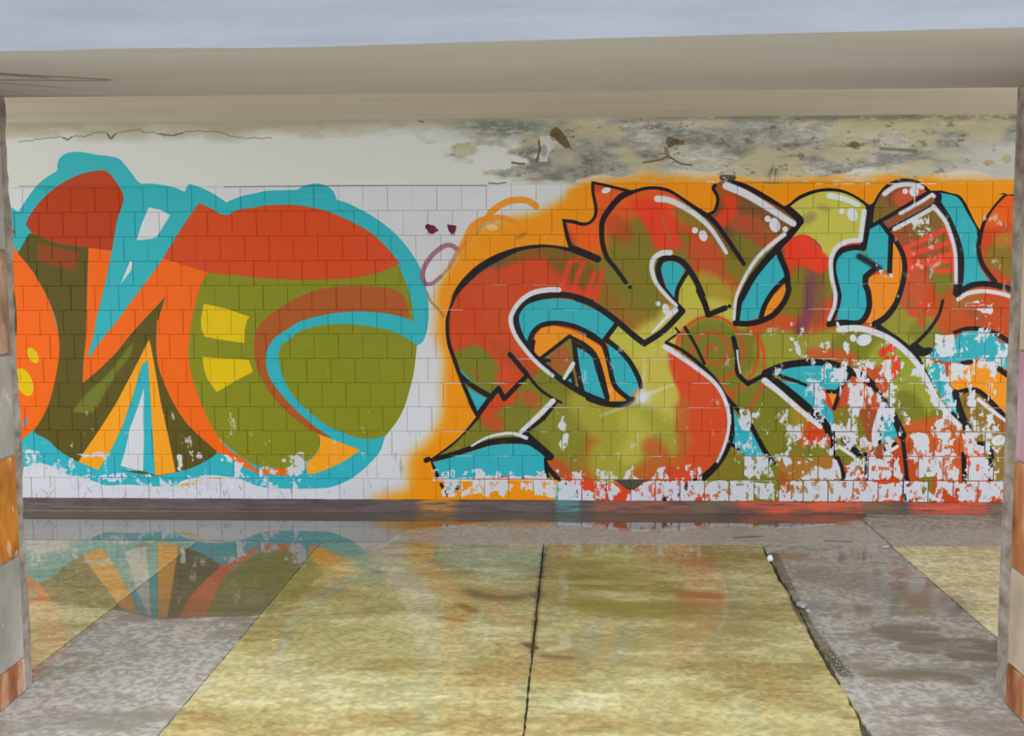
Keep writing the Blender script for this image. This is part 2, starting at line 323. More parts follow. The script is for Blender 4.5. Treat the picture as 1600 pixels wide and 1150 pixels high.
# bright red block strokes
fill('k 640,690 710,620 800,600 870,640 880,700 940,730 990,770 985,860 930,905 860,880 790,850 700,860 660,800', RR, .92, soft=2)
fill('k 660,820 780,790 900,860 880,920 760,900', (130, 110, 40), .6, soft=6)
line('k 830,640 900,700', (190, 110, 90), 10, .4, 6)
fill('h 430,345 520,310 620,320 720,350 770,480 860,690 780,720 640,720 560,560 500,450', RR, .9, soft=3)
line('h 680,440 720,540 755,640', (170, 110, 30), 4, .8, 3)
for t in ('1235,810 1190,930 1175,1040', '1340,820 1290,930 1260,1070', '1430,900 1390,1000 1360,1110', '1235,810 1300,795', '1180,1040 1300,1090 1400,1100', '1490,880 1440,1080 1390,1130'):
    line('e '+t, (226, 66, 34), 8, .8, 3)
fill('f 1170,0 1480,0 1440,90 1350,60 1180,30', (226, 66, 34), .7, soft=3)
for t in ('590,700 700,650 880,565 930,560 945,640', '600,760 760,710 900,670 950,650', '620,860 760,830 960,800', '590,700 600,780 640,860', '955,640 965,760 965,880 850,890 800,830', '700,820 840,780 960,750'):
    line('n '+t, (236, 74, 48), 8, .9, 1.5)
line('o 420,500 400,520', RR, 12); dot('o 475,478', RR, 6.5); line('o 500,560 515,620 490,700', RR, 11); line('o 440,560 410,620', RR, 8)
# thin red spiral
tt = np.linspace(0.2, 1, 120); c0 = P('i 1095,510')[0]
sp = ' '.join('%f,%f' % (c0[0]+(4+72*((t-.2)/.8)**1.15)*math.cos(-t*25-1.2), c0[1]+(4+76*((t-.2)/.8)**1.15)*math.sin(-t*25-1.2)) for t in tt)
line('q '+sp, (216, 70, 36), 4.2, .85, 1, sm=False)
line('l 420,370 470,470 480,600 470,760 420,880 350,970', (210, 74, 40), 5, .8, 2)

# crisp cells
fill('i 740,490 820,545 950,635 1080,735 1150,830 1200,950 j 1222,250 1218,400 1180,520 1115,630 985,735 860,790 800,740 860,600 900,420 850,200 820,60 i 790,760 740,600', (212, 76, 36), .95, soft=2)
line('j 880,150 860,300 880,420', (190, 110, 50), 16, .6, 10)
line('j 800,640 860,560 900,450', (176, 120, 44), 14, .5, 8)
C2 = (50, 174, 190)
fill('f 340,720 420,800 500,850 590,890 520,990 485,1030 440,950 390,850', C2); fill('f 300,570 330,620 390,690 450,750 350,710', C2)
fill('f 815,230 830,180 880,120 1000,95 1150,85 1300,110 1400,150 i 0,110 100,150 200,195 310,255 325,285 210,440 100,380 0,345 f 1480,450 1380,370 1250,310 1120,285 1000,300 930,360 905,440 900,500 850,420', C2)
fill('f 940,560 935,470 950,380 1000,320 1100,300 1230,330 1400,410 i 0,350 100,400 200,470 250,600 310,800 410,880 270,915 250,850 190,700 140,540 0,450 f 1430,520 1250,400 1225,385 980,575', (238, 146, 28), sm=False)
fill('f 990,580 1225,400 1260,470 1290,700 1320,830 1180,720', (134, 118, 40), sm=False); dot('f 1150,560', (180, 84, 40), 16, 22, .7)
fill('i 0,470 130,540 160,600 195,760 240,890 160,870 60,830 30,650', C2, sm=False)
fill('f 1245,690 1255,775 1190,735', C2, sm=False)
fill('i 250,430 330,490 420,590 490,700 500,780 430,880 330,800 290,700 260,560', C2)
fill('i 345,295 550,445 560,520 480,660 420,560 330,460 270,400', (188, 188, 70), .9, sm=False)
fill('h 680,870 700,820 760,810 820,830 870,880 820,970 790,1050 i 790,120 705,0 h 720,1010', C2)
fill('h 900,920 950,1000 1000,1100 i 975,20 1020,130 900,160 810,130 820,0 h 850,980', (190, 186, 70), .95)
fill('g 130,630 200,610 330,570 450,540 600,495 770,480 900,490 1000,540 1030,600 1035,710 900,745 700,735 560,750 300,765 170,740', C2)
cv.clip = None
fill('g 1130,780 1200,840 1330,940 1320,1000 1110,980', C2, sm=False); fill('g 215,795 345,800 285,860', C2, sm=False)
fill('j 0,800 250,840 300,860 440,860 620,790 900,790 830,850 640,930 120,930 0,870', (214, 70, 36), soft=1)
cv.clip = body
fill('j 1180,100 1240,190 1320,300 1400,380 1510,560 1380,575 1240,490 1230,300', C2)
fill('k 590,740 650,940 560,1030 480,1150 l 455,230 350,265 280,270 300,130 340,0 k 400,970 480,840', C2)
fill('k 655,970 670,1060 640,1150 l 600,130 540,200 480,235 500,130 560,40 k 580,1060', (236, 140, 34))
fill('k 690,370 800,290 900,255 1000,245 1110,260 1220,310 1300,370 1290,500 1265,640 1150,640 1060,700 1000,790 940,760 930,680 820,600 700,620 640,700 625,690 700,600 775,490', LI)
fill('k 640,690 710,620 800,600 870,640 880,700 940,730 990,770 985,860 930,905 860,880 790,850 700,860 660,800', RR, .92, soft=2)
line('k 860,450 820,480', (140, 120, 90), 14, .6, 10); line('k 930,370 980,390', (150, 140, 80), 10, .5, 6)
fill('k 1060,770 1130,720 1260,730 1400,870 1290,930 1290,1000 1310,1150 l 1310,120 1280,230 1230,270 1060,270 1070,150 k 1040,950 1035,830', C2)
fill('n 290,530 400,500 470,590 450,700 440,880 400,880 260,740 270,640', C2, sm=False)
fill('n 325,485 360,490 330,540', C2, sm=False)
fill('n 490,650 540,730 570,820 550,950 530,1100 o 440,200 350,280 260,270 300,180 300,60 n 280,1000 300,940 370,910 480,930 480,800', (238, 142, 30))
fill('n 850,260 1000,290 1060,360 1160,560 1150,700 1180,850 1260,970 1100,990 1030,1030 1040,800 990,600 930,470 850,360', C2)
fill('n 400,490 540,410 720,300 800,255 850,300 840,330 750,400 600,480 450,560', (146, 84, 54), sm=False)
fill('o 1000,380 1080,345 1180,345 1300,385 1420,450 q 1700,545 1700,620 o 1400,650 1200,570 1050,590 930,590 780,560 820,470 1000,400', C2)
fill('o 790,600 900,600 920,720 960,800 1000,900 1030,1070 930,960 850,820 760,690', C2)
fill('o 980,820 1150,800 1400,1020 q 1700,700 1700,640 o 1410,700 1300,630 1200,590 1050,600 940,620 930,740', (240, 150, 28), sm=False)
fill('l 500,680 640,640 820,620 1000,625 1170,680 1110,760 1080,820 980,810 850,790 700,730 600,700', C2)
fill('l 600,740 700,750 870,800 950,900 1030,1000 m 1030,380 980,330 l 900,1040 700,850', C2)
fill('l 990,840 1060,840 1030,940', (238, 142, 30), sm=False)
fill('p 430,190 470,240 540,400 480,450 400,480 390,330', C2)
# black outlines
for w, w2, t in [
    (9, 9, 'e 1450,790 1330,740 1220,700 1080,670 960,675 820,700 650,780 500,870 380,980 310,1060 265,1150 f 250,150 235,290 250,440 300,590 350,740 400,850 480,1030'),
    (5, 7, 'f 300,590 350,690 450,780 600,870'), (8, 8, 'e 1225,690 1195,600 1165,470 1250,480 1340,500 1400,470 1425,400 1400,260 1400,170'),
    (6, 6, 'h 130,170 250,195 400,235 440,245'), (8, 5, 'h 440,250 350,300 270,390 215,480 205,560 215,680 250,780 320,870 400,980'),
    (9, 5, 'h 440,245 540,215 640,210 760,240 880,320 1000,410 1100,490 1200,620 1340,830'),
    (7.5, 7.5, 'i 545,445 450,370 340,275 200,170 100,115 0,80 f 1400,115 1250,65 1130,55 1000,70 880,110 810,190 800,270 830,370 880,460 940,540 1060,650 1180,745 1330,840 1500,910 i 100,880 200,915 300,930 400,925 450,890'),
    (7.5, 7, 'i 550,440 700,340 850,185 790,120 700,10 h 670,950 655,870 680,800 740,780 830,800 900,870 960,970 1010,1080 i 980,20 1030,130 1055,215 1190,160'),
    (5, 5, 'h 800,1150 810,1040 850,960 900,880'), (4.5, 4.5, 'f 1060,580 980,575 1225,385 1430,530 1533,880'), (6, 6, 'f 900,500 905,430 940,350 1010,295 1120,280 1260,305 1400,370 1490,440 i 100,380 215,450 260,590 310,780 430,890'),
    (6, 6, 'f 940,560 925,490 935,430'), (6, 6, 'f 1260,420 1285,620 1330,840'), (5, 5, 'i 0,450 130,530 170,640 210,770 250,890'), (6, 6, 'i 330,280 210,440'), (6, 6, 'i 250,420 340,490 430,590 500,720 520,790'),
    (4, 4, 'f 1245,680 1260,780'), (5, 5, 'f 1190,735 1245,690'),
    (6.5, 6, 'f 380,1150 480,1030 600,870 660,800 705,885 890,695 750,530'), (4, 3.2, 'f 890,690 970,790 1060,860 1160,915'), (4.5, 5, 'g 1120,140 1020,270 870,385'),
    (8, 8, 'g 480,265 380,370 280,470 180,540 80,600'), (6, 9, 'g 120,605 300,560 450,510 600,465 750,450 900,460 970,500'), (8, 10, 'g 870,390 950,470 1070,580'),
    (5, 4, 'g 1070,580 1035,600 1040,680 1055,740'), (5, 8, 'g 1040,640 1080,700 1180,800 1300,890 1400,940'), (6, 5, 'g 100,600 170,730'),
    (4, 3.5, 'i 870,315 950,450 1025,605'), (2.5, 2.5, 'i 795,320 825,355 720,430'), (4, 6.5, 'i 720,435 850,500 990,610 1110,730 1200,870 1320,1000 j 1390,320 1450,430 1510,540 1575,630'),
    (5, 10, 'j 1240,190 1245,400 1200,530 1120,650 1000,760 900,810'), (4, 4, 'j 1240,480 1300,525'), (6, 5.5, 'l 235,400 265,540 270,680 350,765 490,690'),
    (9, 8, 'k 180,165 310,190 480,280 640,370 750,460 770,490 700,580 600,690 480,820 380,950 300,1100 l 280,110 255,280'),
    (7, 7, 'l 255,280 350,285 450,265 560,210 640,110 675,20 k 670,1000 660,900 620,800 590,720'), (6, 6, 'k 650,950 560,1040 490,1150 l 455,230'), (8, 8, 'h 1050,425 1100,390 1120,310 1085,230 1100,195'),
    (8, 7, 'k 650,370 740,300 880,240 1000,225 1110,238 1220,285 1320,360'), (8, 8, 'k 1320,350 1310,450 1290,600 1270,700'),
    (7, 7, 'k 1270,700 1180,700 1090,730 1040,800 1035,900 1070,1050 l 1075,80 1050,180 1000,290'), (7, 7, 'l 1000,290 1100,275 1230,280 1290,230 1320,140 1310,30 k 1290,1000 1290,930 1350,880'),
    (8, 8, 'n 300,500 310,400 330,330 400,220 500,165 600,150 700,170 790,245'), (5, 5, 'n 290,540 400,480 540,400 720,290 790,250'), (4, 5, 'n 450,560 600,480 750,400 850,330'),
    (8, 8, 'n 800,240 850,290 845,330'), (5, 8, 'n 390,500 460,590 540,700 580,820 570,960 530,1100 o 490,160 420,240 340,290'), (6, 6, 'n 470,620 460,900'),
    (7, 11, 'n 850,350 920,460 980,600 1020,750 1020,900 1000,1060'), (5, 6, 'n 800,240 900,250 1020,290 1100,420 1180,570 1170,700 1200,830 1300,970'), (7, 6, 'n 1180,590 1210,490 1290,360 1390,265 1450,270'),
    (7, 7, 'n 1020,1050 1120,1000 1250,990 1430,1030'), (5, 6, 'o 980,355 1080,325 1200,330 1320,370 1430,440'), (3.5, 5, 'o 885,100 850,220 770,340 650,460 620,500'),
    (8, 8, 'o 340,290 450,370 540,430 640,520 700,600 760,730 850,900 940,1000 1030,1060'), (7, 10, 'o 980,830 1030,1000 1080,1120'), (6, 6, 'o 1000,835 1150,815 1280,920 1390,1040'),
    (14, 8, 'o 660,480 720,510 780,500'), (5, 6, 'o 1040,600 1110,590'), (6, 7, 'o 1320,640 1410,700'), (5, 11, 'o 320,770 400,880 470,980 530,1100 p 560,410'),
    (4, 4, 'p 420,190 390,300 375,470'), (9, 8, 'l 490,680 640,620 820,595 1000,600 1150,650'), (5, 5, 'l 1180,680 1110,770 1060,830 990,825'), (5, 3, 'l 600,700 750,750 870,800'),
    (10, 9, 'l 500,700 640,800 800,930 960,1080 m 1000,390'), (9, 9, 'l 1180,670 1260,700 1340,770'), (5, 5, 'l 1080,840 1040,960'), (6, 6, 'm 1030,380 1030,560'), (8, 8, 'm 1120,450 1240,570'), (9, 8, 'm 1060,600 1120,760'),
    (5, 5, 'm 1290,560 1300,770'), (5, 5, 'p 560,400 580,570 600,760'), (6, 6, 'p 1050,560 1060,770'), (10, 5, 'p 1170,490 1240,490 1270,560 1265,760'), (9, 9, 'p 590,760 595,930'), (6, 6, 'p 430,520 500,480')]:
    line(t, BK, w*1.22, 1, 1.1, w2=w2*1.22)
line('k 1240,770 1340,830 1400,870', BK, 9, .9, 6)
dot('i 1225,145', BK, 3); dot('h 430,1015', BK, 3); dot('g 1018,275', BK, 3.6)
cv.clip = None
line('g 100,600 80,610', BK, 8); line('g 200,800 245,890', BK, 5); line('g 300,850 360,815', BK, 5); line('j 640,930 780,900 830,860 940,800', BK, 6); line('g 1150,790 1250,860 1400,950', BK, 6)
dot('h 1210,140', (50, 44, 50), 13, 7, .85)
# white outlines and highlights
for w, w2, t in [
    (7.5, 5.5, 'f 1140,15 1050,15 930,40 830,110 765,210 760,290 800,390 880,500 970,600 1090,700'), (9, 5, 'h 650,310 740,320 850,370 960,440 1060,530 1140,640 1200,740'),
    (8, 5, 'h 750,740 680,745 620,790 605,870 640,980 720,1080 i 800,140'), (7.5, 3, 'i 795,175 720,240 610,355'), (6, 5, 'f 1255,605 1185,720'), (7.5, 6, 'g 1095,135 970,260 840,380'), (3, 5.5, 'g 445,495 560,430 680,400 780,395 880,430'),
    (7, 4, 'i 710,470 820,540 950,630 1080,730 1160,830 1210,960 1225,1080 j 1225,250 1215,380 1180,510 1130,620'), (3, 2, 'l 265,500 275,600 290,680'), (11, 8, 'k 180,205 330,270 500,370 620,450 715,510'),
    (6.5, 4, 'k 640,595 520,690 420,790 330,930 260,1090 l 240,250'), (8, 6, 'k 1000,285 1120,310 1230,360'), (7, 5.5, 'k 1280,410 1265,520 1250,640 1150,650 1060,700 1015,800 1020,930 1045,1050 l 1050,60 1040,150 1000,250'),
    (7, 6, 'n 420,270 520,205 640,195 720,220'), (5, 5, 'n 545,425 700,340 800,275 815,290'), (6, 6, 'n 500,550 650,470 810,380'), (6, 5, 'n 810,370 900,480 950,600 985,750 990,980'), (2, 2, 'n 655,260 655,350 560,430'),
    (6, 5.5, 'o 1010,90 1080,45 1200,25 1330,40 1430,70'), (9, 7, 'o 60,330 200,320 330,350 450,400 560,480 660,580 740,700 830,870 920,1000 1020,1100'), (6, 4.5, 'o 1170,890 1280,980 1400,1070'),
    (7, 8, 'o 410,930 370,1030 340,1150 p 345,480'), (9, 6, 'l 485,740 600,830 760,970 930,1110'), (5, 5, 'm 1080,500 1200,580'), (5, 5, 'p 420,560 520,500')]:
    line(t, WS, w*1.12, .97, 1.8, w2=w2*1.12)
for t, rx, ry in [('i 655,125', 4, 4), ('i 718,170', 5.5, 9), ('h 950,562', 5, 5), ('h 1015,605', 6.5, 9), ('h 240,243', 7.5, 4.5), ('k 508,470', 5, 5), ('k 565,520', 8.5, 11.5), ('k 648,552', 4.5, 4.5),
                  ('k 1100,410', 4.5, 4.5), ('k 1185,435', 8, 11), ('n 585,250', 4.5, 4.5), ('n 655,252', 7.5, 7.5), ('o 1115,915', 7.5, 6), ('o 168,400', 5, 6), ('o 255,415', 12, 9), ('p 1330,450', 11, 8)]:
    dot(t, WS, rx, ry, .97, rot=-15)
# white burst
dot_c = P('i 530,870')[0]
for w, al, so in ((26, .35, 30), (16, .8, 18), (11, 1, 8)): line('i 530,870 535,875', WS, w, al, so)
line('i 530,870 545,640 548,540', WS, 7, .4, 5, w2=1); line('i 540,860 780,770', WS, 8, .5, 5, w2=3); line('i 520,890 380,950 200,1020', WS, 8, .45, 6, w2=3)

# --- peeled paint: where the film has come off the glaze
ins = 1.0
def box(x0, x1, y0, y1, f=10):
    return np.clip((PX-x0)/f+.5, 0, 1)*np.clip((x1-PX)/f+.5, 0, 1)*np.clip((PY-y0)/f+.5, 0, 1)*np.clip((y1-PY)/f+.5, 0, 1)
#@@TILEGRID
TP = 0.152; ZTOP = 2.02800387; GAP = 0.0024
ROWS = [ZTOP-TP*i for i in range(14)]; ROWS[13] = 0.0705
RJ = [644, 630, 611.7, 625, 640, 627, 643, 631, 616.7, 636.5, 612, 627, 643.5]
ROFF = []
for i in range(13):
    zc = .5*(ROWS[i]+ROWS[i+1]); ymid = 291.0+38.2*(i+.5)
    ROFF.append(float(W(RJ[i], ymid)[0]))
rowi = np.clip(((ZTOP-ZM)/TP).astype(int), 0, 12)
offs = np.array(ROFF)[rowi]
colf = (XM-offs)/TP; coli = np.floor(colf).astype(int)
tb = np.random.RandomState(5).rand(14, 200)
bias = tb[rowi, np.clip(coli+80, 0, 199)]-.5
fx = np.abs(colf-coli-.5)*2; fz = np.abs(((ZTOP-ZM)/TP) % 1-.5)*2
edge = np.maximum(fx, fz)                       # 1 at the rims of a tile
chipA = uniform(fractal(H_, W_, 22, 34, RS, 5, .68))
DN = np.zeros((H_, W_), np.float32)
def den(v, *a, **k): np.maximum(DN, v*box(*a, **k), out=DN)
den(.80, 1100, 1700, 752, 790, f=4); den(.62, 868, 1100, 752, 790, f=4); den(.45, 690, 868, 745, 775, f=6)
den(.56, 1290, 1560, 700, 752, f=14); den(.42, 1180, 1300, 706, 752, f=12); den(.22, 860, 1100, 728, 752, f=10); den(.30, 1150, 1180, 690, 752, f=10)
den(.50, 1300, 1400, 632, 712, f=16); den(.34, 1400, 1560, 640, 712, f=14); den(.27, 1180, 1300, 636, 700, f=14); den(.42, 1260, 1385, 560, 640, f=20)
den(.26, 1385, 1560, 560, 640, f=16); den(.36, 1455, 1575, 515, 600, f=12); den(.12, 1225, 1400, 505, 560, f=16); den(.035, 1380, 1575, 330, 520, f=20)
den(.07, 1420, 1460, 340, 370, f=10); den(.03, 860, 1240, 480, 730, f=20); den(.10, 1150, 1180, 600, 700, f=10); den(.28, 675, 868, 735, 752, f=6)
den(.05, 1340, 1400, 395, 440, f=10); den(.25, 1160, 1200, 635, 710, f=8)
den(.34, 100, 500, 742, 768, f=5); den(.16, 270, 470, 706, 745, f=12); den(.12, 100, 270, 706, 720, f=5); den(.04, 30, 600, 640, 745, f=10); den(.35, 30, 115, 705, 745, f=6)
DN = DN+bias*.5*np.clip(DN*4-.8, 0, 1)+np.where(edge > .9, .10, 0)*np.clip(DN*3-.3, 0, 1)
low = box(400, 1900, 420, 800, f=30)
DN = np.maximum(DN, .012*low)
chip = np.clip((DN-chipA)*26, 0, 1)
# places where large flakes are missing
def flake(txt, rough=2.2):
    global chip
    p = smooth(P(txt), True, 5); rs = np.random.RandomState(int(abs(p[0, 0]*7)) % 9999)
    p = p+rs.randn(*p.shape)*rough*.6
    X, Z = W(p[:, 0], p[:, 1]); r = cv.poly_mask(X, Z)
    i0, j0, m = r; s = chip[j0:j0+m.shape[0], i0:i0+m.shape[1]]; np.maximum(s, np.clip(m, 0, 1), out=s)
for t in ['d 380,810 420,820 430,795 480,800 490,850 470,930 400,935 370,920 375,890 405,870', 'd 240,885 275,880 330,912 280,925', 'd 0,800 40,820 70,860 60,870 20,840', 'd 60,890 110,920 130,950 65,950',
          'b 1065,810 1095,812 1085,900 1070,905', 'b 1400,810 1440,855 1460,860 1420,940 1405,930', 'b 470,800 600,790 700,800 620,815 500,820', 'b 600,940 700,925 740,915 765,935 720,965 640,965',
          'g 470,690 520,685 560,740 640,740 470,765', 'g 170,745 470,755 760,742 1040,720 1050,765 170,768', 'g 500,780 560,790 560,860 420,880 300,900 240,910 250,880 380,860', 'g 700,790 770,800 770,855 560,850 720,830', 'g 880,800 940,775 1120,775 1115,920 1060,900 940,880',
          'g 1170,255 1185,260 1180,300 1220,360 1175,380 1130,350 1150,300', 'g 1170,395 1220,400 1220,460 1165,540 1150,490', 'g 1240,700 1290,705 1350,765 1240,760', 'j 165,675 210,700 260,690 350,765 165,765', 'j 420,680 460,640 450,720 540,765 360,765',
          'j 600,765 640,690 690,670 740,740 770,768', 'j 240,780 300,790 360,860 300,890 240,830', 'j 630,780 840,780 620,830 440,860 540,790', 'm 290,200 360,215 385,330 350,375 300,370 300,280', 'l 660,390 720,400 760,450 800,540 860,540 770,550 730,500 720,440',
          'l 1170,780 1250,790 1240,930 1180,960 1160,850', 'l 1300,780 1340,800 1330,930 1305,930', 'l 860,790 960,800 980,920 900,880', 'l 560,630 610,640 600,720 550,740', 'l 1420,620 1440,570 1500,570 1490,740 1400,690', 'l 1200,640 1250,640 1250,740 1220,750',
          'j 1310,200 1370,210 1385,370 1320,370 1300,280', 'j 1400,240 1470,220 1460,270 1400,280', 'j 1340,580 1500,590 1500,630 1400,640 1440,720 1380,765 1330,700', 'm 750,765 830,700 890,690 900,765', 'm 920,660 1010,680 1060,620 1100,765 910,765', 'm 810,590 900,590 860,620',
          'm 1240,400 1300,440 1320,480 1280,500 1250,460', 'n 640,470 720,460 740,500 690,540 640,510', 'n 730,540 800,540 790,570', 'n 370,860 480,920 490,940 430,940 370,890', 'o 820,370 980,370 980,540 870,560 820,470', 'o 1120,570 1300,590 1300,720 1270,710 1250,640 1130,640',
          'o 940,600 1030,600 1100,640 1000,700 930,780 980,820 920,860 890,800 920,720', 'o 730,570 820,580 780,620 730,640', 'o 1090,760 1110,760 1120,890 1095,880', 'o 480,840 540,810 500,890 480,900', 'o 840,960 850,1100 830,1120',
          'p 620,400 700,390 760,400 780,540 700,560 650,480', 'p 940,440 990,430 940,490', 'p 1030,400 1080,410 1120,400 1150,480 1250,500 1270,560 1060,565', 'p 1290,420 1350,410 1390,450 1320,560 1270,510', 'p 690,600 860,590 830,640 860,690 820,740 680,740',
          'p 1080,590 1250,580 1250,765 1070,765', 'p 480,590 540,590 550,765 490,740', 'p 330,600 440,600 470,700 460,765 340,765', 'p 880,700 940,640 940,760 890,750', 'p 0,590 40,620 80,765 0,765', 'p 0,775 155,785 150,925 0,920', 'p 365,790 550,785 545,930 370,930', 'p 1020,790 1150,785 1140,930 1030,930', 'p 1160,785 1280,790 1330,900 1160,930',
          'n 1070,1145 1200,1125 1180,1145', 'o 1120,170 1280,150 1270,210', 'o 1060,135 1290,130 1180,150', 'p 170,790 280,790 280,920 170,925', 'm 10,785 190,785 190,940 20,940', 'm 210,790 380,790 380,930 210,930', 'm 410,790 560,800 560,920 420,920', 'm 800,785 980,790 975,925 800,930', 'm 1000,790 1170,790 1170,925 1000,930']:
    flake(t)
chip *= (1-.75*np.clip((uniform(fractal(H_, W_, 9, 14, RS, 3))-.80)*12, 0, 1))  # crumbs left standing
inr = (ZM < ZTOP) & (ZM > .07)
chip *= inr
chip *= np.clip((.972-edge)/.012, 0, 1)
glaze = np.array([205, 208, 220], np.float32)/255
rust = (np.clip((uniform(fractal(H_, W_, 6, 22, RS, 3))-.965)*22, 0, 1)*.5)[..., None]
gl = glaze*(1-rust)+np.array([.5, .42, .34], np.float32)*rust
cv.c += (gl-cv.c)*chip[..., None]
del gl, rust
# white scratches along the tile rims in the painted area
sc = (np.abs(((ZTOP-ZM)/TP) % 1-.03) < .018)*np.clip((uniform(fractal(H_, W_, 60, 6, RS, 3))-.80)*14, 0, 1)*box(640, 1900, 440, 760, f=20)
cv.c += (glaze-cv.c)*(sc*.8)[..., None]

# --- plaster band above the tiles: pale wash, damp and mould to the right
up = ZM > ZTOP
mort = fractal(H_, W_, 110, 50, RS, 6, .6); mu = uniform(mort)
pl = np.array([210, 212, 211], np.float32)/255*np.ones((H_, W_, 3), np.float32)
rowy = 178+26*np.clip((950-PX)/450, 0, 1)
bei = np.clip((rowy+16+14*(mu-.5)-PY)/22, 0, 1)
pl += (np.array([170, 161, 140], np.float32)/255-pl)*bei[..., None]  # beige stain along the top, with the ceiling corner's shade painted into it
dmp = np.clip((PX-700+130*(mu-.5)*2-np.clip(PY-225, 0, 99)*2.4)/90, 0, 1)*np.clip((286-PY+22*(mort-.5))/8, 0, 1)
fine = np.clip((fractal(H_, W_, 26, 9, RS, 6, .82)-.5)*3.4+.5, 0, 1)
coarse = np.clip((fractal(H_, W_, 150, 44, RS, 4, .6)-.5)*3+.5, 0, 1)
dc = np.array([162, 160, 151], np.float32)/255+(fine[..., None]-.5)*np.array([.16, .15, .14], np.float32)
dc += (coarse[..., None]-.5)*np.array([.20, .19, .17], np.float32)
dc += (np.array([192, 182, 146], np.float32)/255-dc)*(np.clip((uniform(fractal(H_, W_, 160, 70, RS, 3))-.66)*4, 0, 1)*.75)[..., None]
dc += (np.array([190, 192, 190], np.float32)/255-dc)*(np.clip((PX-1420)/120, 0, 1)*np.clip((PY-205)/30, 0, 1)*.8)[..., None]
dc += (np.array([84, 76, 58], np.float32)/255-dc)*(np.clip((uniform(fractal(H_, W_, 30, 16, RS, 5, .7))-.93)*14, 0, 1)*.6)[..., None]
pl += (dc-pl)*dmp[..., None]
grn = np.exp(-((PX-785)/75)**2-((PY-200)/17)**2)*(.35+.6*fine)
pl += (np.array([122, 124, 108], np.float32)/255-pl)*np.clip(grn*1.5, 0, 1)[..., None]
band = np.exp(-((PY-184)/5)**2)*np.clip((PX-950)/200, 0, 1)*.7*np.clip(fine*1.6, 0, 1)
pl += (np.array([104, 94, 78], np.float32)/255-pl)*band[..., None]
# keep the graffiti where it climbs onto the plaster
keep = np.zeros((H_, W_), np.float32)
def keepm(txt, soft=4, sm=True):
    p = P(txt); p = smooth(p, True) if sm else p
    X, Z = W(p[:, 0], p[:, 1]); i0, j0, m = cv.poly_mask(X, Z)
    s = keep[j0:j0+m.shape[0], i0:i0+m.shape[1]]; np.maximum(s, np.clip(m, 0, 1), out=s)
keepm('a -300,560 20,440 60,470 110,502 150,440 200,370 260,310 345,255 345,220 360,180 400,152 460,142 520,148 590,162 650,168 715,185 745,215 790,270 840,330 900,332 980,342 1050,358 1105,383 1130,333 1200,355 1280,395 1280,600 -300,600')
keepm('c 400,400 435,370 470,350 520,335 570,333 620,350 655,380 675,430 500,440')
okeep = np.clip((body*2+(PX > 900)*np.clip((PY-(270+5*np.sin(PX*.045)+3*np.sin(PX*.021+1)+12*np.exp(-((PX-1010)/22)**2)*-1+10*(mu-.5)))/4, 0, 1)), 0, 1)
okeep *= (PX > 890)*np.clip(1.35-np.clip((fine-.70)*6, 0, 1)*1.1, 0, 1)
keep = np.maximum(keep, okeep)
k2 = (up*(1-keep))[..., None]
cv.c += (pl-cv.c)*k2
del pl, dc
for t, w in [('q 30,223 60,217 95,214 105,217 120,213 135,212 150,207 165,206 173,216 185,207 200,205 215,203 235,206 250,210 270,211 290,206 315,204 350,208 370,215 400,215 430,217', 1.1), ('q 100,215 106,219 112,214', 2), ('q 168,209 174,217 180,210', 3), ('q 250,209 272,212 285,208', 2.2),
             ('q 905,160 925,164', 2), ('q 408,172 420,174', 2.5), ('q 655,189 661,191', 2.5), ('q 764,286 778,287 790,285', 2), ('q 30,291 130,291', 1), ('q 350,292 560,290', 1.2), ('q 560,290 760,290', 1)]:
    pp = P(t)
    if len(pp) > 6:
        pp = np.array([[np.interp(q, range(len(pp)), pp[:, c_]) for c_ in (0, 1)] for q in np.arange(0, len(pp)-1, .22)]); pp[:, 1] += RS.randn(len(pp))*1.1
        t = 'q '+' '.join('%f,%f' % tuple(q) for q in pp)
    line(t, (98, 92, 84), w, .8, .8, sm=False)
# fallen plaster: bare brown render and white undercoat
fill('q 861,203 870,198 878,205 885,215 893,231 884,232 872,222 866,214 858,214', (104, 88, 60), sm=False)
fill('q 843,213 860,212 872,222 864,232 858,240 855,253 842,253 846,232', (196, 194, 190), sm=False)
line('q 842,220 843,235 838,252', (104, 90, 62), 3, .9); line('q 800,254 812,256 820,256', (96, 86, 62), 3, .9)
fill('q 857,240 880,233 905,240 910,258 880,262 862,262', (168, 164, 146), .8, soft=3)
fill('q 1043,213 1055,216 1070,220 1068,226 1055,226 1045,232 1040,222', (110, 92, 66), sm=False); fill('q 1060,228 1078,226 1072,238 1060,238', (186, 182, 170), sm=False)
line('q 1005,254 1030,250 1044,245 1062,255 1080,258', (100, 86, 64), 2.5, .9); line('q 1040,232 1044,245', (110, 96, 72), 6, .7, 3)
dot('q 1334,226', (92, 84, 68), 8, 5, .8); line('q 1376,232 1400,234 1430,236', (104, 94, 76), 5, .7, 3); line('q 1398,176 1415,182 1440,177', (110, 96, 76), 4, .8, 3)
dot('q 1573,249', (176, 168, 132), 8, 7, .9); dot('q 1545,254', (168, 150, 110), 9, 4, .7)
line('k 480,175 520,185 600,180', (130, 126, 110), 3, .6, 2); line('k 300,180 1500,190', (150, 120, 60), 1.4, .6, 1)
for k in range(16):
    x = RS.uniform(1250, 1480); line('q %f,%f %f,%f' % (x, 287.2, x+RS.uniform(3, 12), 287), (214, 208, 204), 2, .8)
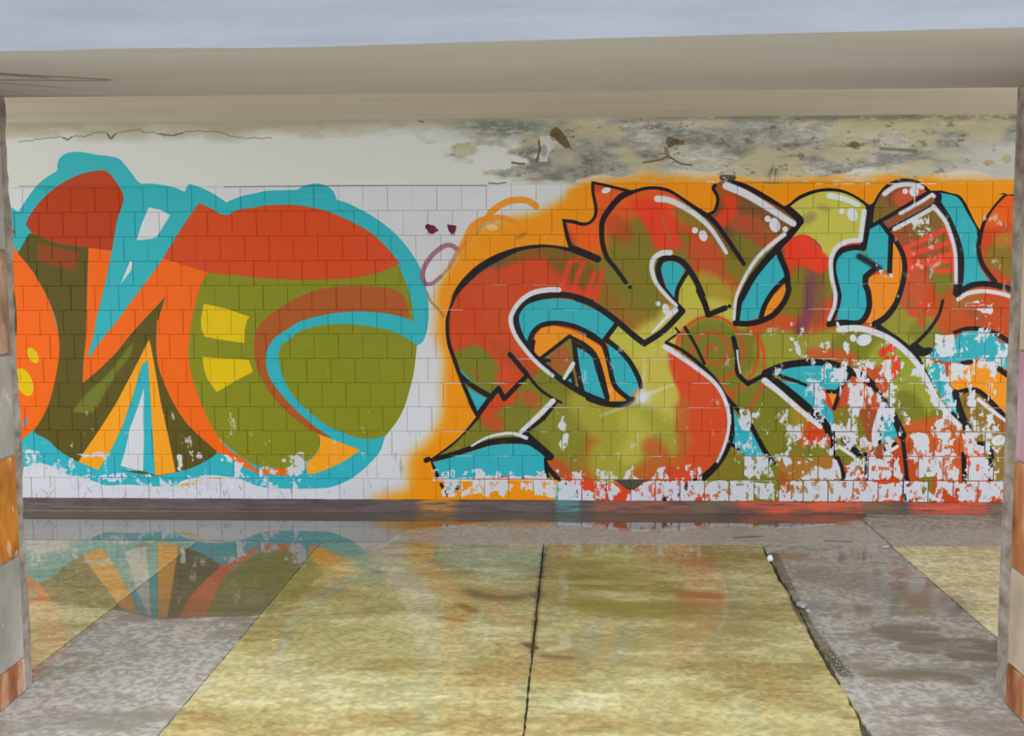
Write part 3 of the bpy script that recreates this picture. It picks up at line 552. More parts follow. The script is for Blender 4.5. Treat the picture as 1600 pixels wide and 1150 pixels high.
# soiling strip and old brown paint at the foot of the wall
foot = ZM < .0715
fn = fractal(H_, W_, 60, 7, RS, 5, .6)
fc = np.array([88, 72, 72], np.float32)/255+(fn[..., None]-.5)*.22
def fcol(x0, x1, col, a=.9, f=18):
    m = np.clip((PX-x0)/f+.5, 0, 1)*np.clip((x1-PX)/f+.5, 0, 1)*a*np.clip(fn*2.1-.35, 0, 1)*np.clip((PY-778)/4, 0, 1)*np.clip((803-PY)/3, 0, 1)
    fc[...] += (np.array(col, np.float32)/255-fc)*m[..., None]
fcol(655, 712, (206, 138, 44)); fcol(868, 905, (70, 150, 152), f=6); fcol(925, 1080, (150, 84, 60)); fcol(1080, 1150, (110, 92, 66)); fcol(1150, 1350, (196, 84, 50), 1.1); fcol(1350, 1400, (120, 92, 60))
fcol(1420, 1545, (206, 78, 48), 1.1); fcol(1545, 1600, (130, 104, 70))
cv.c = np.where(foot[..., None], fc, cv.c)
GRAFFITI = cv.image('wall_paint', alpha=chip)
del fc, PX, PY, XM, ZM, body, keep, okeep, DN, bias, chipA

#@@FLOORPAINT
fcv = Canvas(-4.2, 4.2, -4.6, 0.0, 260)
h2, w2_ = fcv.h, fcv.w
yy, xx = np.mgrid[0:h2, 0:w2_].astype(np.float32)
FX = fcv.x0+xx/fcv.ppm; FY = fcv.y0+yy/fcv.ppm
st = fractal(h2, w2_, 130, 44, RS, 7, .74); st2 = fractal(h2, w2_, 34, 10, RS, 5, .8); gr = fractal(h2, w2_, 5, 5, RS, 2, .6)
su = np.clip((st-.5)*2.7+.47, 0, 1); s2u, gu = uniform(st2), uniform(gr)
yel = np.array([174, 165, 114], np.float32)/255
ca = yel*np.ones((h2, w2_, 3), np.float32)
ca += (np.array([146, 126, 72], np.float32)/255-ca)*(np.clip((su-.45)*2.2, 0, 1)*.75)[..., None]
ca += (np.array([208, 200, 160], np.float32)/255-ca)*(np.clip((.25-su)*4, 0, 1)*.6)[..., None]
ca += (np.array([110, 92, 50], np.float32)/255-ca)*(np.clip((s2u-.80)*4, 0, 1)*.5*np.clip(su*1.8-.3, 0, 1))[..., None]
ca *= (1+.16*(gu-.5))[..., None]
# dry pale slabs to the right and left
pal = np.clip((FX-1.7)/.1, 0, 1)*.75+np.clip((-1.9-FX)/.1, 0, 1)*.45
ca += (np.array([222, 217, 182], np.float32)/255*(1+.2*(gu[..., None]-.5))-ca)*(pal*np.clip(1.25-su*.7, 0, 1))[..., None]
gcol = np.array([160, 157, 149], np.float32)/255
cb = gcol*np.ones((h2, w2_, 3), np.float32)*(1+.26*(gu-.5))[..., None]
cb += (np.array([124, 118, 105], np.float32)/255-cb)*(np.clip((su-.4)*2.2, 0, 1)*.8)[..., None]
cb += (np.array([196, 190, 176], np.float32)/255-cb)*(np.clip((s2u-.82)*5, 0, 1)*.4)[..., None]
XA0, XA1, XB0, XB1, YB = -2.01, -1.31, 1.15, 1.855, -0.722
DY = FY-YB
g = ((FX > XA0+.022*DY) & (FX < XA1+.016*DY)) | ((FX > XB0+.036*DY) & (FX < XB1-.008*DY)) | (FY > YB)
fcv.c = np.where(g[..., None], cb, ca)
# lighter dry crust on the strip beside the wall
dry = (FY > YB)*np.clip((-.34+.12*(st-.5)*4-FY)/.05, 0, 1)*np.clip((FX+1.0)/.4, 0, 1)
fcv.c += (np.array([176, 173, 165], np.float32)/255*(1+.12*(gu[..., None]-.5))-fcv.c)*(dry*.8)[..., None]
pu = Canvas.poly_mask(fcv, *Fl(*smooth(np.array([(-60, 799), (800, 800), (1352, 801), (1345, 811), (1250, 822), (1190, 821), (1130, 818), (1020, 827), (960, 824), (880, 816), (800, 812), (700, 822), (640, 827), (610, 843), (590, 862), (545, 872), (495, 905), (440, 950), (400, 962), (330, 964), (250, 966), (150, 950), (-60, 940)], float), True).T))
i0, j0, m = pu; fcv.blend(i0, j0, m*np.where(FY[j0:j0+m.shape[0], i0:i0+m.shape[1]] > -.42, .85, np.where(g[j0:j0+m.shape[0], i0:i0+m.shape[1]], .55, .10)), (84, 78, 64))
def fline(pts, col, w, al, so):
    p = smooth(np.array(pts, float), False); X, Y = Fl(p[:, 0], p[:, 1])
    r = fcv.stroke_mask(X, Y, np.full(len(p), w/330.0), so/330.0)
    if r is not None:
        i0, j0, m = r; m = m*np.clip(.35+1.1*su[j0:j0+m.shape[0], i0:i0+m.shape[1]], 0, 1)
        fcv.blend(i0, j0, m, col, al)
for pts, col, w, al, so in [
    ([(900, 900), (1000, 930), (1100, 990)], (138, 122, 70), 170, .6, 80), ([(880, 1010), (1000, 1020)], (146, 130, 80), 90, .5, 50), ([(660, 900), (760, 930)], (150, 136, 88), 80, .4, 50), ([(900, 905), (960, 915), (1040, 920)], (122, 112, 40), 60, .8, 40), ([(880, 935), (960, 950), (1060, 955)], (130, 118, 50), 60, .7, 40), ([(1070, 930), (1120, 932)], (150, 92, 50), 26, .7, 24),
    ([(1080, 880), (1120, 885)], (166, 120, 80), 30, .5, 30), ([(730, 925), (780, 935), (840, 930)], (104, 86, 56), 26, .8, 20), ([(720, 945), (740, 955)], (110, 88, 50), 18, .8, 14), ([(690, 965), (720, 970)], (150, 96, 40), 16, .8, 10),
    ([(640, 890), (760, 895), (830, 890)], (126, 110, 72), 16, .6, 14), ([(560, 885), (600, 895)], (110, 100, 66), 16, .7, 12), ([(740, 853), (775, 853)], (120, 112, 76), 12, .7, 8), ([(440, 955), (460, 950)], (140, 84, 40), 14, .7, 12),
    ([(850, 1025), (890, 1028)], (110, 90, 54), 12, .7, 8), ([(820, 1005), (830, 1010)], (96, 78, 50), 14, .7, 8), ([(60, 935), (80, 935)], (170, 110, 60), 20, .6, 14), ([(1380, 985), (1430, 978), (1450, 980)], (110, 104, 90), 34, .8, 14),  # the orange-brown patch at far left is a painted reflection of the graffiti
    ([(1400, 995), (1460, 996)], (108, 102, 88), 34, .8, 12), ([(1430, 1012), (1500, 1006), (1560, 1010)], (106, 100, 86), 46, .9, 10), ([(1500, 1024), (1560, 1026)], (106, 100, 86), 40, .8, 10), ([(1370, 1060), (1440, 1056), (1500, 1062)], (106, 100, 84), 36, .8, 12), ([(1280, 900), (1380, 920), (1460, 940)], (120, 114, 104), 90, .7, 40),
    ([(1209, 866), (1232, 915), (1262, 975), (1322, 1055)], (84, 78, 56), 17, .9, 5), ([(1290, 845), (1330, 847)], (90, 86, 74), 8, .8, 4), ([(1150, 840), (1190, 838)], (100, 98, 90), 10, .8, 5), ([(850, 855), (845, 900), (839, 950), (832, 1020)], (84, 70, 46), 8, .8, 6), ([(846, 867), (852, 867)], (70, 60, 40), 8, .9, 4), ([(842, 902), (848, 902)], (70, 60, 40), 8, .9, 4), ([(826, 1008), (836, 1012)], (70, 60, 40), 12, .9, 5),
    ([(855, 985), (880, 990), (885, 1010), (860, 1015)], (196, 190, 158), 16, .7, 6)]:
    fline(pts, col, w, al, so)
# how wet each spot is
wet = np.zeros((h2, w2_), np.float32)
wet = np.maximum(wet, .95*np.clip((1.05-FX)/.25, 0, 1)*np.clip(1.15-.5*s2u, 0, 1))
wet = np.maximum(wet, .85*((FX > XB0) & (FX < XB1))*np.clip((su-.22)*4, 0, 1)*np.clip((FY+1.95)/.1, 0, 1))
wet = np.maximum(wet, .55*((FX > XB0) & (FX < XB1))*np.clip((su-.5)*4, 0, 1))
wet = np.maximum(wet, .25*(FX > XB1)*su)
wet *= 1-dry*.6
wet *= 1-.8*((FX > XA0) & (FX < XA1))*np.clip((-1.72-FY+.3*(st-.5))/.12, 0, 1)
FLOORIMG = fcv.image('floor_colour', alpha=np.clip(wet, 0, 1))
del ca, cb, FX, FY

# ------------------------------------------------------------------ materials
def newmat(name):
    m = bpy.data.materials.new(name); m.use_nodes = True
    nt = m.node_tree; b = nt.nodes['Principled BSDF']; return m, nt.nodes, nt.links, b
def mth(n, l, op, a, b=None, clamp=False):
    x = n.new('ShaderNodeMath'); x.operation = op; x.use_clamp = clamp
    for i, v in enumerate((a, b)):
        if v is None: continue
        if isinstance(v, (int, float)): x.inputs[i].default_value = v
        else: l.new(v, x.inputs[i])
    return x.outputs[0]
def s2l(c): return tuple(((v/255)/12.92 if v/255 < .04045 else ((v/255+.055)/1.055)**2.4) for v in c)+(1,)
def mix(n, l, f, a, b, mode='MIX'):
    x = n.new('ShaderNodeMix'); x.data_type = 'RGBA'; x.blend_type = mode
    if isinstance(f, (int, float)): x.inputs[0].default_value = f
    else: l.new(f, x.inputs[0])
    for i, v in ((6, a), (7, b)):
        if isinstance(v, tuple): x.inputs[i].default_value = v
        else: l.new(v, x.inputs[i])
    return x.outputs[2]
def noise(n, l, scale, detail=4, vec=None, stretch=None, rough=.55):
    x = n.new('ShaderNodeTexNoise'); x.inputs['Scale'].default_value = scale; x.inputs['Detail'].default_value = detail; x.inputs['Roughness'].default_value = rough
    if vec is None: vec = n.new('ShaderNodeNewGeometry').outputs['Position']
    if stretch:
        mp = n.new('ShaderNodeMapping'); mp.inputs['Scale'].default_value = stretch; l.new(vec, mp.inputs[0]); vec = mp.outputs[0]
    l.new(vec, x.inputs['Vector']); return x.outputs['Fac']
def ramp(n, l, f, *st):
    x = n.new('ShaderNodeValToRGB'); e = x.color_ramp.elements
    while len(e) < len(st): e.new(.5)
    for k, (p, c) in enumerate(st): e[k].position = p; e[k].color = c if len(c) == 4 else tuple(c)+(1,)
    l.new(f, x.inputs[0]); return x.outputs[0]
def bump(n, l, b, h, s, d=.002):
    x = n.new('ShaderNodeBump'); x.inputs['Strength'].default_value = s; x.inputs['Distance'].default_value = d
    l.new(h, x.inputs['Height']); l.new(x.outputs[0], b.inputs['Normal'])
def paint_tex(n, l, img, c, ax):
    g = n.new('ShaderNodeNewGeometry'); s = n.new('ShaderNodeSeparateXYZ'); l.new(g.outputs['Position'], s.inputs[0])
    u = mth(n, l, 'DIVIDE', mth(n, l, 'SUBTRACT', s.outputs[0], c.x0), c.x1-c.x0)
    v = mth(n, l, 'DIVIDE', mth(n, l, 'SUBTRACT', s.outputs[ax], c.y0), c.y1-c.y0)
    cb = n.new('ShaderNodeCombineXYZ'); l.new(u, cb.inputs[0]); l.new(v, cb.inputs[1])
    t = n.new('ShaderNodeTexImage'); t.image = img; t.extension = 'EXTEND'; l.new(cb.outputs[0], t.inputs[0]); return t

m_tile, n, l, b = newmat('glazed_tile_paint'); t = paint_tex(n, l, GRAFFITI, cv, 2)
l.new(mix(n, l, .12, t.outputs[0], ramp(n, l, noise(n, l, 60, 3), (.3, (.75, .75, .75)), (.7, (1.1, 1.1, 1.1))), 'MULTIPLY'), b.inputs['Base Color'])
l.new(mth(n, l, 'SUBTRACT', .42, mth(n, l, 'MULTIPLY', t.outputs[1], .2)), b.inputs['Roughness'])
l.new(mth(n, l, 'ADD', .12, mth(n, l, 'MULTIPLY', t.outputs[1], .3)), b.inputs['Specular IOR Level'])
bump(n, l, b, mth(n, l, 'ADD', mth(n, l, 'MULTIPLY', t.outputs[1], -.4), noise(n, l, 14, 2)), .25, .0012)
m_grout, n, l, b = newmat('painted_grout'); t = paint_tex(n, l, GRAFFITI, cv, 2)
l.new(mix(n, l, .42, t.outputs[0], s2l((66, 60, 52))), b.inputs['Base Color']); b.inputs['Roughness'].default_value = .9
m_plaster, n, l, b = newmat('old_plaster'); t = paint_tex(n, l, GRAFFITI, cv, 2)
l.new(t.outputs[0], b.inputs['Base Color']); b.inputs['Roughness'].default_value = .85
bump(n, l, b, noise(n, l, 45, 6, rough=.65), .35, .004)
m_foot, n, l, b = newmat('soiled_baseboard'); t = paint_tex(n, l, GRAFFITI, cv, 2)
l.new(t.outputs[0], b.inputs['Base Color']); b.inputs['Roughness'].default_value = .45
bump(n, l, b, noise(n, l, 50, 5, stretch=(.3, 1, 1)), .5, .004)
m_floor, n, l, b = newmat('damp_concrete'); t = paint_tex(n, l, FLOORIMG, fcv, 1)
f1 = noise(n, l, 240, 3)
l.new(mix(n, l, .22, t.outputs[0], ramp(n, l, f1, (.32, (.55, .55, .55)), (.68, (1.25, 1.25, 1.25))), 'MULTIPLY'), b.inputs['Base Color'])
b.inputs['Roughness'].default_value = .75
bp_ = n.new('ShaderNodeBump'); bp_.inputs['Strength'].default_value = .6; bp_.inputs['Distance'].default_value = .003; l.new(noise(n, l, 130, 5, rough=.65), bp_.inputs['Height']); l.new(bp_.outputs[0], b.inputs['Normal'])
l.new(t.outputs[1], b.inputs['Coat Weight']); b.inputs['Coat IOR'].default_value = 1.4
l.new(mth(n, l, 'SUBTRACT', .30, mth(n, l, 'MULTIPLY', t.outputs[1], .26)), b.inputs['Coat Roughness'])
m_bed, n, l, b = newmat('dark_joint_bed')
l.new(ramp(n, l, noise(n, l, 60, 4), (.3, s2l((50, 44, 34))), (.7, s2l((92, 82, 62)))), b.inputs['Base Color']); b.inputs['Roughness'].default_value = .8
m_water = bpy.data.materials.new('still_water'); m_water.use_nodes = True
n, l = m_water.node_tree.nodes, m_water.node_tree.links; n.clear()
o_ = n.new('ShaderNodeOutputMaterial'); mx = n.new('ShaderNodeMixShader'); tr = n.new('ShaderNodeBsdfTransparent'); gl_ = n.new('ShaderNodeBsdfGlossy'); fr = n.new('ShaderNodeFresnel')
tr.inputs[0].default_value = (.95, .94, .90, 1); gl_.inputs['Roughness'].default_value = .0; fr.inputs['IOR'].default_value = 1.85
bw = n.new('ShaderNodeBump'); bw.inputs['Strength'].default_value = .03; bw.inputs['Distance'].default_value = .002; l.new(noise(n, l, 9, 2, stretch=(.5, 1.5, 1)), bw.inputs['Height']); l.new(bw.outputs[0], gl_.inputs['Normal'])
gw = n.new('ShaderNodeNewGeometry'); l.new(mth(n, l, 'MULTIPLY', fr.outputs[0], mth(n, l, 'SUBTRACT', 1.0, gw.outputs['Backfacing'])), mx.inputs[0]); l.new(tr.outputs[0], mx.inputs[1]); l.new(gl_.outputs[0], mx.inputs[2]); l.new(mx.outputs[0], o_.inputs[0])
m_ceil, n, l, b = newmat('stained_ceiling_wash')
f = noise(n, l, 2.2, 5, stretch=(.5, 2.5, 1)); l.new(ramp(n, l, f, (.35, s2l((206, 204, 196))), (.65, s2l((200, 195, 180)))), b.inputs['Base Color']); b.inputs['Roughness'].default_value = .9
bump(n, l, b, noise(n, l, 30, 4), .2, .003)
m_sof, n, l, b = newmat('beam_soffit_wash')
g = n.new('ShaderNodeNewGeometry'); s = n.new('ShaderNodeSeparateXYZ'); l.new(g.outputs['Position'], s.inputs[0])
base = ramp(n, l, noise(n, l, 1.6, 5, stretch=(.6, 2, 1)), (.35, s2l((157, 154, 149))), (.65, s2l((151, 147, 138))))
# brown water marks that ran along the soffit from its left end
def streak(pa, pb, wd):
    (xa, ya), (xb, yb) = [tuple(float(q) for q in Fl(p_[0], p_[1], 2.2)) for p_ in (pa, pb)]
    k = (yb-ya)/(xb-xa)
    ln = mth(n, l, 'ADD', mth(n, l, 'MULTIPLY', mth(n, l, 'SUBTRACT', s.outputs[0], xa), k), ya-.012)
    ln = mth(n, l, 'ADD', ln, mth(n, l, 'MULTIPLY', noise(n, l, 9, 3, stretch=(1, 0, 0)), .024))
    a = mth(n, l, 'SUBTRACT', 1.0, mth(n, l, 'DIVIDE', mth(n, l, 'ABSOLUTE', mth(n, l, 'SUBTRACT', s.outputs[1], ln)), wd), True)
    return mth(n, l, 'MULTIPLY', a, mth(n, l, 'MULTIPLY', mth(n, l, 'SUBTRACT', xb, s.outputs[0]), 30.0, True))
for pa, pb, wd, am in (((0, 115), (185, 125), .022, .95), ((0, 125), (178, 126), .018, .85), ((20, 118), (90, 123), .03, .8), ((20, 131), (105, 138), .03, .5), ((0, 140), (60, 152), .06, .4), ((0, 150), (180, 150), .05, .2)):
    base = mix(n, l, mth(n, l, 'MULTIPLY', streak(pa, pb, wd), am), base, s2l((58, 46, 34)))
l.new(base, b.inputs['Base Color']); b.inputs['Roughness'].default_value = .9; bump(n, l, b, noise(n, l, 25, 4), .2, .003)
m_fas, n, l, b = newmat('pale_blue_grey_limewash')
l.new(ramp(n, l, noise(n, l, 5, 5, stretch=(.35, 1, 3)), (.35, s2l((98, 101, 107))), (.65, s2l((106, 109, 115)))), b.inputs['Base Color']); b.inputs['Roughness'].default_value = .8
bump(n, l, b, noise(n, l, 30, 4, stretch=(.3, 1, 3)), .5, .004)
m_mortar, n, l, b = newmat('grey_render')
l.new(ramp(n, l, noise(n, l, 18, 5), (.3, s2l((104, 92, 82))), (.7, s2l((160, 152, 144)))), b.inputs['Base Color']); b.inputs['Roughness'].default_value = .85; bump(n, l, b, noise(n, l, 60, 5), .6, .004)
def stone(name, c1, c2, c3, sc=7, st=(1, 1, .6)):
    m, n, l, b = newmat(name); f = noise(n, l, sc, 6, stretch=st, rough=.6)
    c = ramp(n, l, f, (.32, s2l(c1)), (.5, s2l(c2)), (.68, s2l(c3)))
    v = noise(n, l, sc*2.6, 3, stretch=st)
    c = mix(n, l, mth(n, l, 'MULTIPLY', mth(n, l, 'GREATER_THAN', v, .66), .3), c, s2l((226, 216, 200)))
    l.new(c, b.inputs['Base Color']); b.inputs['Roughness'].default_value = .35; bump(n, l, b, v, .15, .002); return m
S_grey = stone('grey_stone', (128, 126, 120), (150, 148, 142), (172, 168, 160), 5)
S_beige = stone('beige_stone', (150, 136, 118), (176, 160, 140), (190, 172, 160), 6)
S_amber = stone('amber_stone', (110, 60, 22), (176, 110, 34), (214, 150, 50), 8, (1, 1, .4))
S_rust = stone('rust_brown_stone', (120, 60, 30), (170, 108, 66), (200, 184, 164), 9, (1, 1, .3))
S_pink = stone('mauve_stone', (150, 112, 132), (176, 140, 158), (186, 164, 168), 5, (1, 1, .5))
S_brown = stone('veined_brown_stone', (80, 66, 60), (150, 118, 96), (178, 152, 132), 9)
m_ground, n, l, b = newmat('outside_paving')
l.new(ramp(n, l, noise(n, l, 3, 5), (.3, s2l((186, 187, 186))), (.7, s2l((206, 207, 206)))), b.inputs['Base Color']); b.inputs['Roughness'].default_value = .9
m_stone, n, l, b = newmat('rubble_grey'); l.new(ramp(n, l, noise(n, l, 90, 4), (.3, s2l((110, 108, 110))), (.7, s2l((176, 176, 180)))), b.inputs['Base Color'])
m_white, n, l, b = newmat('plaster_crumb_white'); b.inputs['Base Color'].default_value = s2l((222, 224, 228)); b.inputs['Roughness'].default_value = .6
m_yel, n, l, b = newmat('yellow_scrap'); b.inputs['Base Color'].default_value = s2l((232, 186, 40))
m_root, n, l, b = newmat('dry_root'); b.inputs['Base Color'].default_value = s2l((92, 70, 44)); b.inputs['Roughness'].default_value = .9

# ------------------------------------------------------------------ object helpers
C = scene.collection
def link_mesh(name, bm, mat, parent=None, smooth_=False):
    me = bpy.data.meshes.new(name); bm.to_mesh(me); bm.free()
    if smooth_:
        for p in me.polygons: p.use_smooth = True
    for m in (mat if isinstance(mat, (list, tuple)) else [mat]): me.materials.append(m)
    o = bpy.data.objects.new(name, me); C.objects.link(o)
    if parent: o.parent = parent
    return o
def add_box(bm, x0, x1, y0, y1, z0, z1):
    v = [bm.verts.new(p) for p in ((x0, y0, z0), (x1, y0, z0), (x1, y1, z0), (x0, y1, z0), (x0, y0, z1), (x1, y0, z1), (x1, y1, z1), (x0, y1, z1))]
    for f in ((0, 3, 2, 1), (4, 5, 6, 7), (0, 1, 5, 4), (1, 2, 6, 5), (2, 3, 7, 6), (3, 0, 4, 7)): bm.faces.new([v[i] for i in f])
def boxo(name, dims, mat, parent=None, bevel=0):
    bm = bmesh.new(); add_box(bm, *dims)
    if bevel: bmesh.ops.bevel(bm, geom=bm.edges[:], offset=bevel, segments=1, affect='EDGES')
    return link_mesh(name, bm, mat, parent)
def tag(o, label=None, cat=None, group=None, kind=None):
    if label: o['label'] = label
    if cat: o['category'] = cat
    if group: o['group'] = group
    if kind: o['kind'] = kind
    return o

# ------------------------------------------------------------------ back wall
XL, XR = -7.5, 7.5
back = boxo('wall_back', (XL, XR, .004, .35, 0, 2.9), m_grout)
tag(back, 'back wall of white square tiles carrying two graffiti pieces, peeling plaster above', kind='structure')
# plaster band: dense enough for real hollows where the coat has fallen
bm = bmesh.new(); nx, nz = 900, 26; z0p, z1p = ZTOP+.002, 2.47
rsn = np.random.RandomState(3)
pn = fractal(nz+1, nx+1, 22, 8, rsn, 4, .6)
holes = [(868, 214, 17, 15), (850, 235, 10, 18), (1055, 222, 14, 9), (1334, 226, 8, 6)]
hw = [(float(W(a, b_)[0]), float(W(a, b_)[1]), r1*MPP, r2*MPP) for a, b_, r1, r2 in holes]
vs = []
for j in range(nz+1):
    for i in range(nx+1):
        x = -5+10*i/nx; z = z0p+(z1p-z0p)*j/nz
        am = min(1, max(0, (x+.3)/.6)); y = -.004-.010*am*(pn[j, i]-.35)
        for hx, hz, rx, rz in hw:
            q = ((x-hx)/rx)**2+((z-hz)/rz)**2
            if q < 1: y += .012*(1-q)
        if j == 0: y = .0
        vs.append(bm.verts.new((x, y, z)))
for j in range(nz):
    for i in range(nx):
        a = j*(nx+1)+i; bm.faces.new((vs[a], vs[a+1], vs[a+nx+2], vs[a+nx+1]))
add_box(bm, XL, -5, -.004, .02, z0p, z1p); add_box(bm, 5, XR, -.004, .02, z0p, z1p)
link_mesh('plaster_coat', bm, m_plaster, back, True)
# ledge of render that tops the tiles
boxo('tile_top_ledge', (XL, XR, -.006, .02, ZTOP-.001, ZTOP+.004), m_plaster, back)
# tiles
def tile_bm(w, h, seed=0):
    bm = bmesh.new(); add_box(bm, -w/2, w/2, -.0, .014, -h/2, h/2)
    fe = [e for e in bm.edges if all(v.co.y < .001 for v in e.verts)]
    bmesh.ops.bevel(bm, geom=fe, offset=.0016, segments=1, affect='EDGES')
    return bm
protos = {}
def tile_mesh(w, h):
    k = (round(w, 4), round(h, 4))
    if k not in protos:
        bm = tile_bm(w, h); me = bpy.data.meshes.new('tile'); bm.to_mesh(me); bm.free(); me.materials.append(m_tile); protos[k] = me
    return protos[k]
rt = random.Random(4)
cells = []
hole_c = float(W(900+437/5.11, 765)[0])
for i in range(13):
    zt, zb = ROWS[i], ROWS[i+1]; zc = .5*(zt+zb); hh = zt-zb-GAP
    for k in range(-50, 51):
        xc = ROFF[i]+TP*(k+.5)
        if xc < XL+.1 or xc > XR-.1: continue
        cells.append((i, k, xc, zc, TP-GAP, hh))
def pxof(x, z):
    d = np.array([x, D, z-ZC]); w = d@FW; return 800+FPX*(d@RT)/w, 530-FPX*(d@UP)/w
vis = []
for c in cells:
    px, py = pxof(c[2], c[3])
    if 22 < px < 1578: vis.append((c[3]*.0+math.hypot(c[2]-0, c[3]-ZC), c))
vis.sort(key=lambda t: t[0])
single = set(id(c) for _, c in vis[:300])
bigbm = bmesh.new()
for c in cells:
    i, k, xc, zc, w, h = c
    tx, tz, dy = rt.gauss(0, .0035), rt.gauss(0, .0035), rt.gauss(0, .0005)
    Mx = Matrix.Translation((xc+rt.gauss(0, .0006), dy, zc)) @ Matrix.Rotation(tz, 4, 'Z') @ Matrix.Rotation(tx, 4, 'X')
    if i == 12 and abs(abs(xc-hole_c)-TP/2) < .01:
        # two bottom tiles broken away around a dark triangular hole
        s = 1 if xc < hole_c else -1
        o2 = []
        outl = [(-w/2, -h/2), (w/2, -h/2), (w/2, h/2-.064), (w/2-.022, h/2-.062), (w/2-.052, h/2-.038), (w/2-.085, h/2-.012), (w/2-.112, h/2), (-w/2, h/2)]
        if s < 0: outl = [(-x, z) for x, z in outl][::-1]
        bm = bmesh.new(); f = bm.faces.new([bm.verts.new((x, 0, z)) for x, z in outl])
        r = bmesh.ops.extrude_face_region(bm, geom=[f]); vv = [v for v in r['geom'] if isinstance(v, bmesh.types.BMVert)]
        bmesh.ops.translate(bm, verts=vv, vec=(0, .014, 0)); bmesh.ops.recalc_face_normals(bm, faces=bm.faces)
        o = link_mesh('tile', bm, m_tile, back); o.matrix_local = Mx; tag(o, 'bottom row tile with its upper corner broken off'); continue
    me = tile_mesh(w, h)
    if id(c) in single:
        o = bpy.data.objects.new('tile', me); C.objects.link(o); o.parent = back; o.matrix_local = Mx
    else:
        n0 = len(bigbm.verts); bigbm.from_mesh(me); bigbm.verts.ensure_lookup_table()
        bmesh.ops.transform(bigbm, matrix=Mx, verts=bigbm.verts[n0:])
o = link_mesh('outer_tiles', bigbm, m_tile, back); tag(o, 'white glazed wall tiles away from the middle', kind='stuff')
boxo('bare_mortar', (hole_c-.12, hole_c+.12, .0015, .003, ROWS[13]+.06, ROWS[12]), m_bed, back)

# baseboard of dark soiled cement
bm = bmesh.new(); nx = 420; rsn = np.random.RandomState(8); pn = rsn.rand(nx+1); prof = [(-.000, .0715), (-.012, .069), (-.018, .060), (-.019, .01), (-.019, -.002)]
rings = []
for i in range(nx+1):
    x = XL+(XR-XL)*i/nx; w = (pn[i]-.5)
    rings.append([bm.verts.new((x, y+w*.003*(k > 0), z+(w*.006 if k < 3 else 0))) for k, (y, z) in enumerate(prof)])
for a, b2 in zip(rings, rings[1:]):
    for k in range(len(prof)-1): bm.faces.new((a[k], a[k+1], b2[k+1], b2[k]))
o = link_mesh('baseboard_back', bm, m_foot, None); tag(o, 'low dark cement baseboard under the tiles, flecked with orange and red paint', kind='structure')

# ------------------------------------------------------------------ floor
floor = boxo('floor', (XL, XR, -4.9, .3, -.12, -.012), m_bed); tag(floor, 'wet concrete floor of yellowed slabs and grey bands', kind='structure')
def slab(name, x0, x1, y0, y1, seed, rough=.004, z=0.0, label=None, sl=(0, 0), wob=0):
    xr_ = lambda y: x1+(y-YB)*sl[1]
    r = random.Random(seed); bm = bmesh.new(); pts = []
    wv = [r.gauss(0, 1) for _ in range(80)]
    def side(a, b_, n):
        for k in range(n):
            t = k/n; pts.append((a[0]+(b_[0]-a[0])*t, a[1]+(b_[1]-a[1])*t))
    L = lambda d: max(2, int(abs(d)/.03))
    side((x0, y0), (x1, y0), L(x1-x0)); side((x1, y0), (x1, y1), L(y1-y0)); side((x1, y1), (x0, y1), L(x1-x0)); side((x0, y1), (x0, y0), L(y1-y0))
    pts = [(x+(y-YB)*(sl[0]+(sl[1]-sl[0])*(x-x0)/(x1-x0)), y) for x, y in pts]
    if wob: pts = [(x+(wob*(wv[int(y*9) % 80]*(1-(y*9) % 1)+wv[(int(y*9)+1) % 80]*((y*9) % 1)) if abs((x-xr_(y))) < .004 else 0), y) for x, y in pts]
    v = [bm.verts.new((x+r.gauss(0, rough), y+r.gauss(0, rough*.6), z)) for x, y in pts]
    f = bm.faces.new(v); e = bmesh.ops.extrude_face_region(bm, geom=[f])
    vv = [q for q in e['geom'] if isinstance(q, bmesh.types.BMVert)]; bmesh.ops.translate(bm, verts=vv, vec=(0, 0, -.03-z))
    bmesh.ops.recalc_face_normals(bm, faces=bm.faces)
    o = link_mesh(name, bm, m_floor, floor)
    if label: tag(o, label)
    return o
G = .004
for k in (-2, -1, 0, 1, 2):
    dx = k*(XB0-XA0)
    xa, xb = XA1+dx, XB0+dx
    yo = -4.8; 
    mid = -.058+dx
    slab('concrete_slab', xa+G/2, mid-G, yo, YB-G/2, 20+k, .0015, label='yellowed concrete slab stained brown', sl=(-.008 if k == 1 else .016, .02))
    slab('concrete_slab', mid+G, xb-.008, yo, YB-G/2, 30+k, .002, label='yellowed concrete slab stained brown', wob=.009 if k == 0 else 0, sl=(.02, .036 if k == 0 else .022))
    slab('grey_band', XA0+dx+G/2, XA1+dx-G/2, yo, YB-.0015, 40+k, .0015 if k == 0 else .003, label='grey concrete band running toward the wall', sl=(.036, -.008) if k == 1 else (.022, .016))
slab('wall_strip', XL+.05, 1.853, YB+.002, -.02, 60, .0012, label='grey concrete strip along the foot of the wall')
slab('wall_strip', 1.862, XR-.05, YB+.002, -.02, 61, .003, label='grey concrete strip along the foot of the wall')

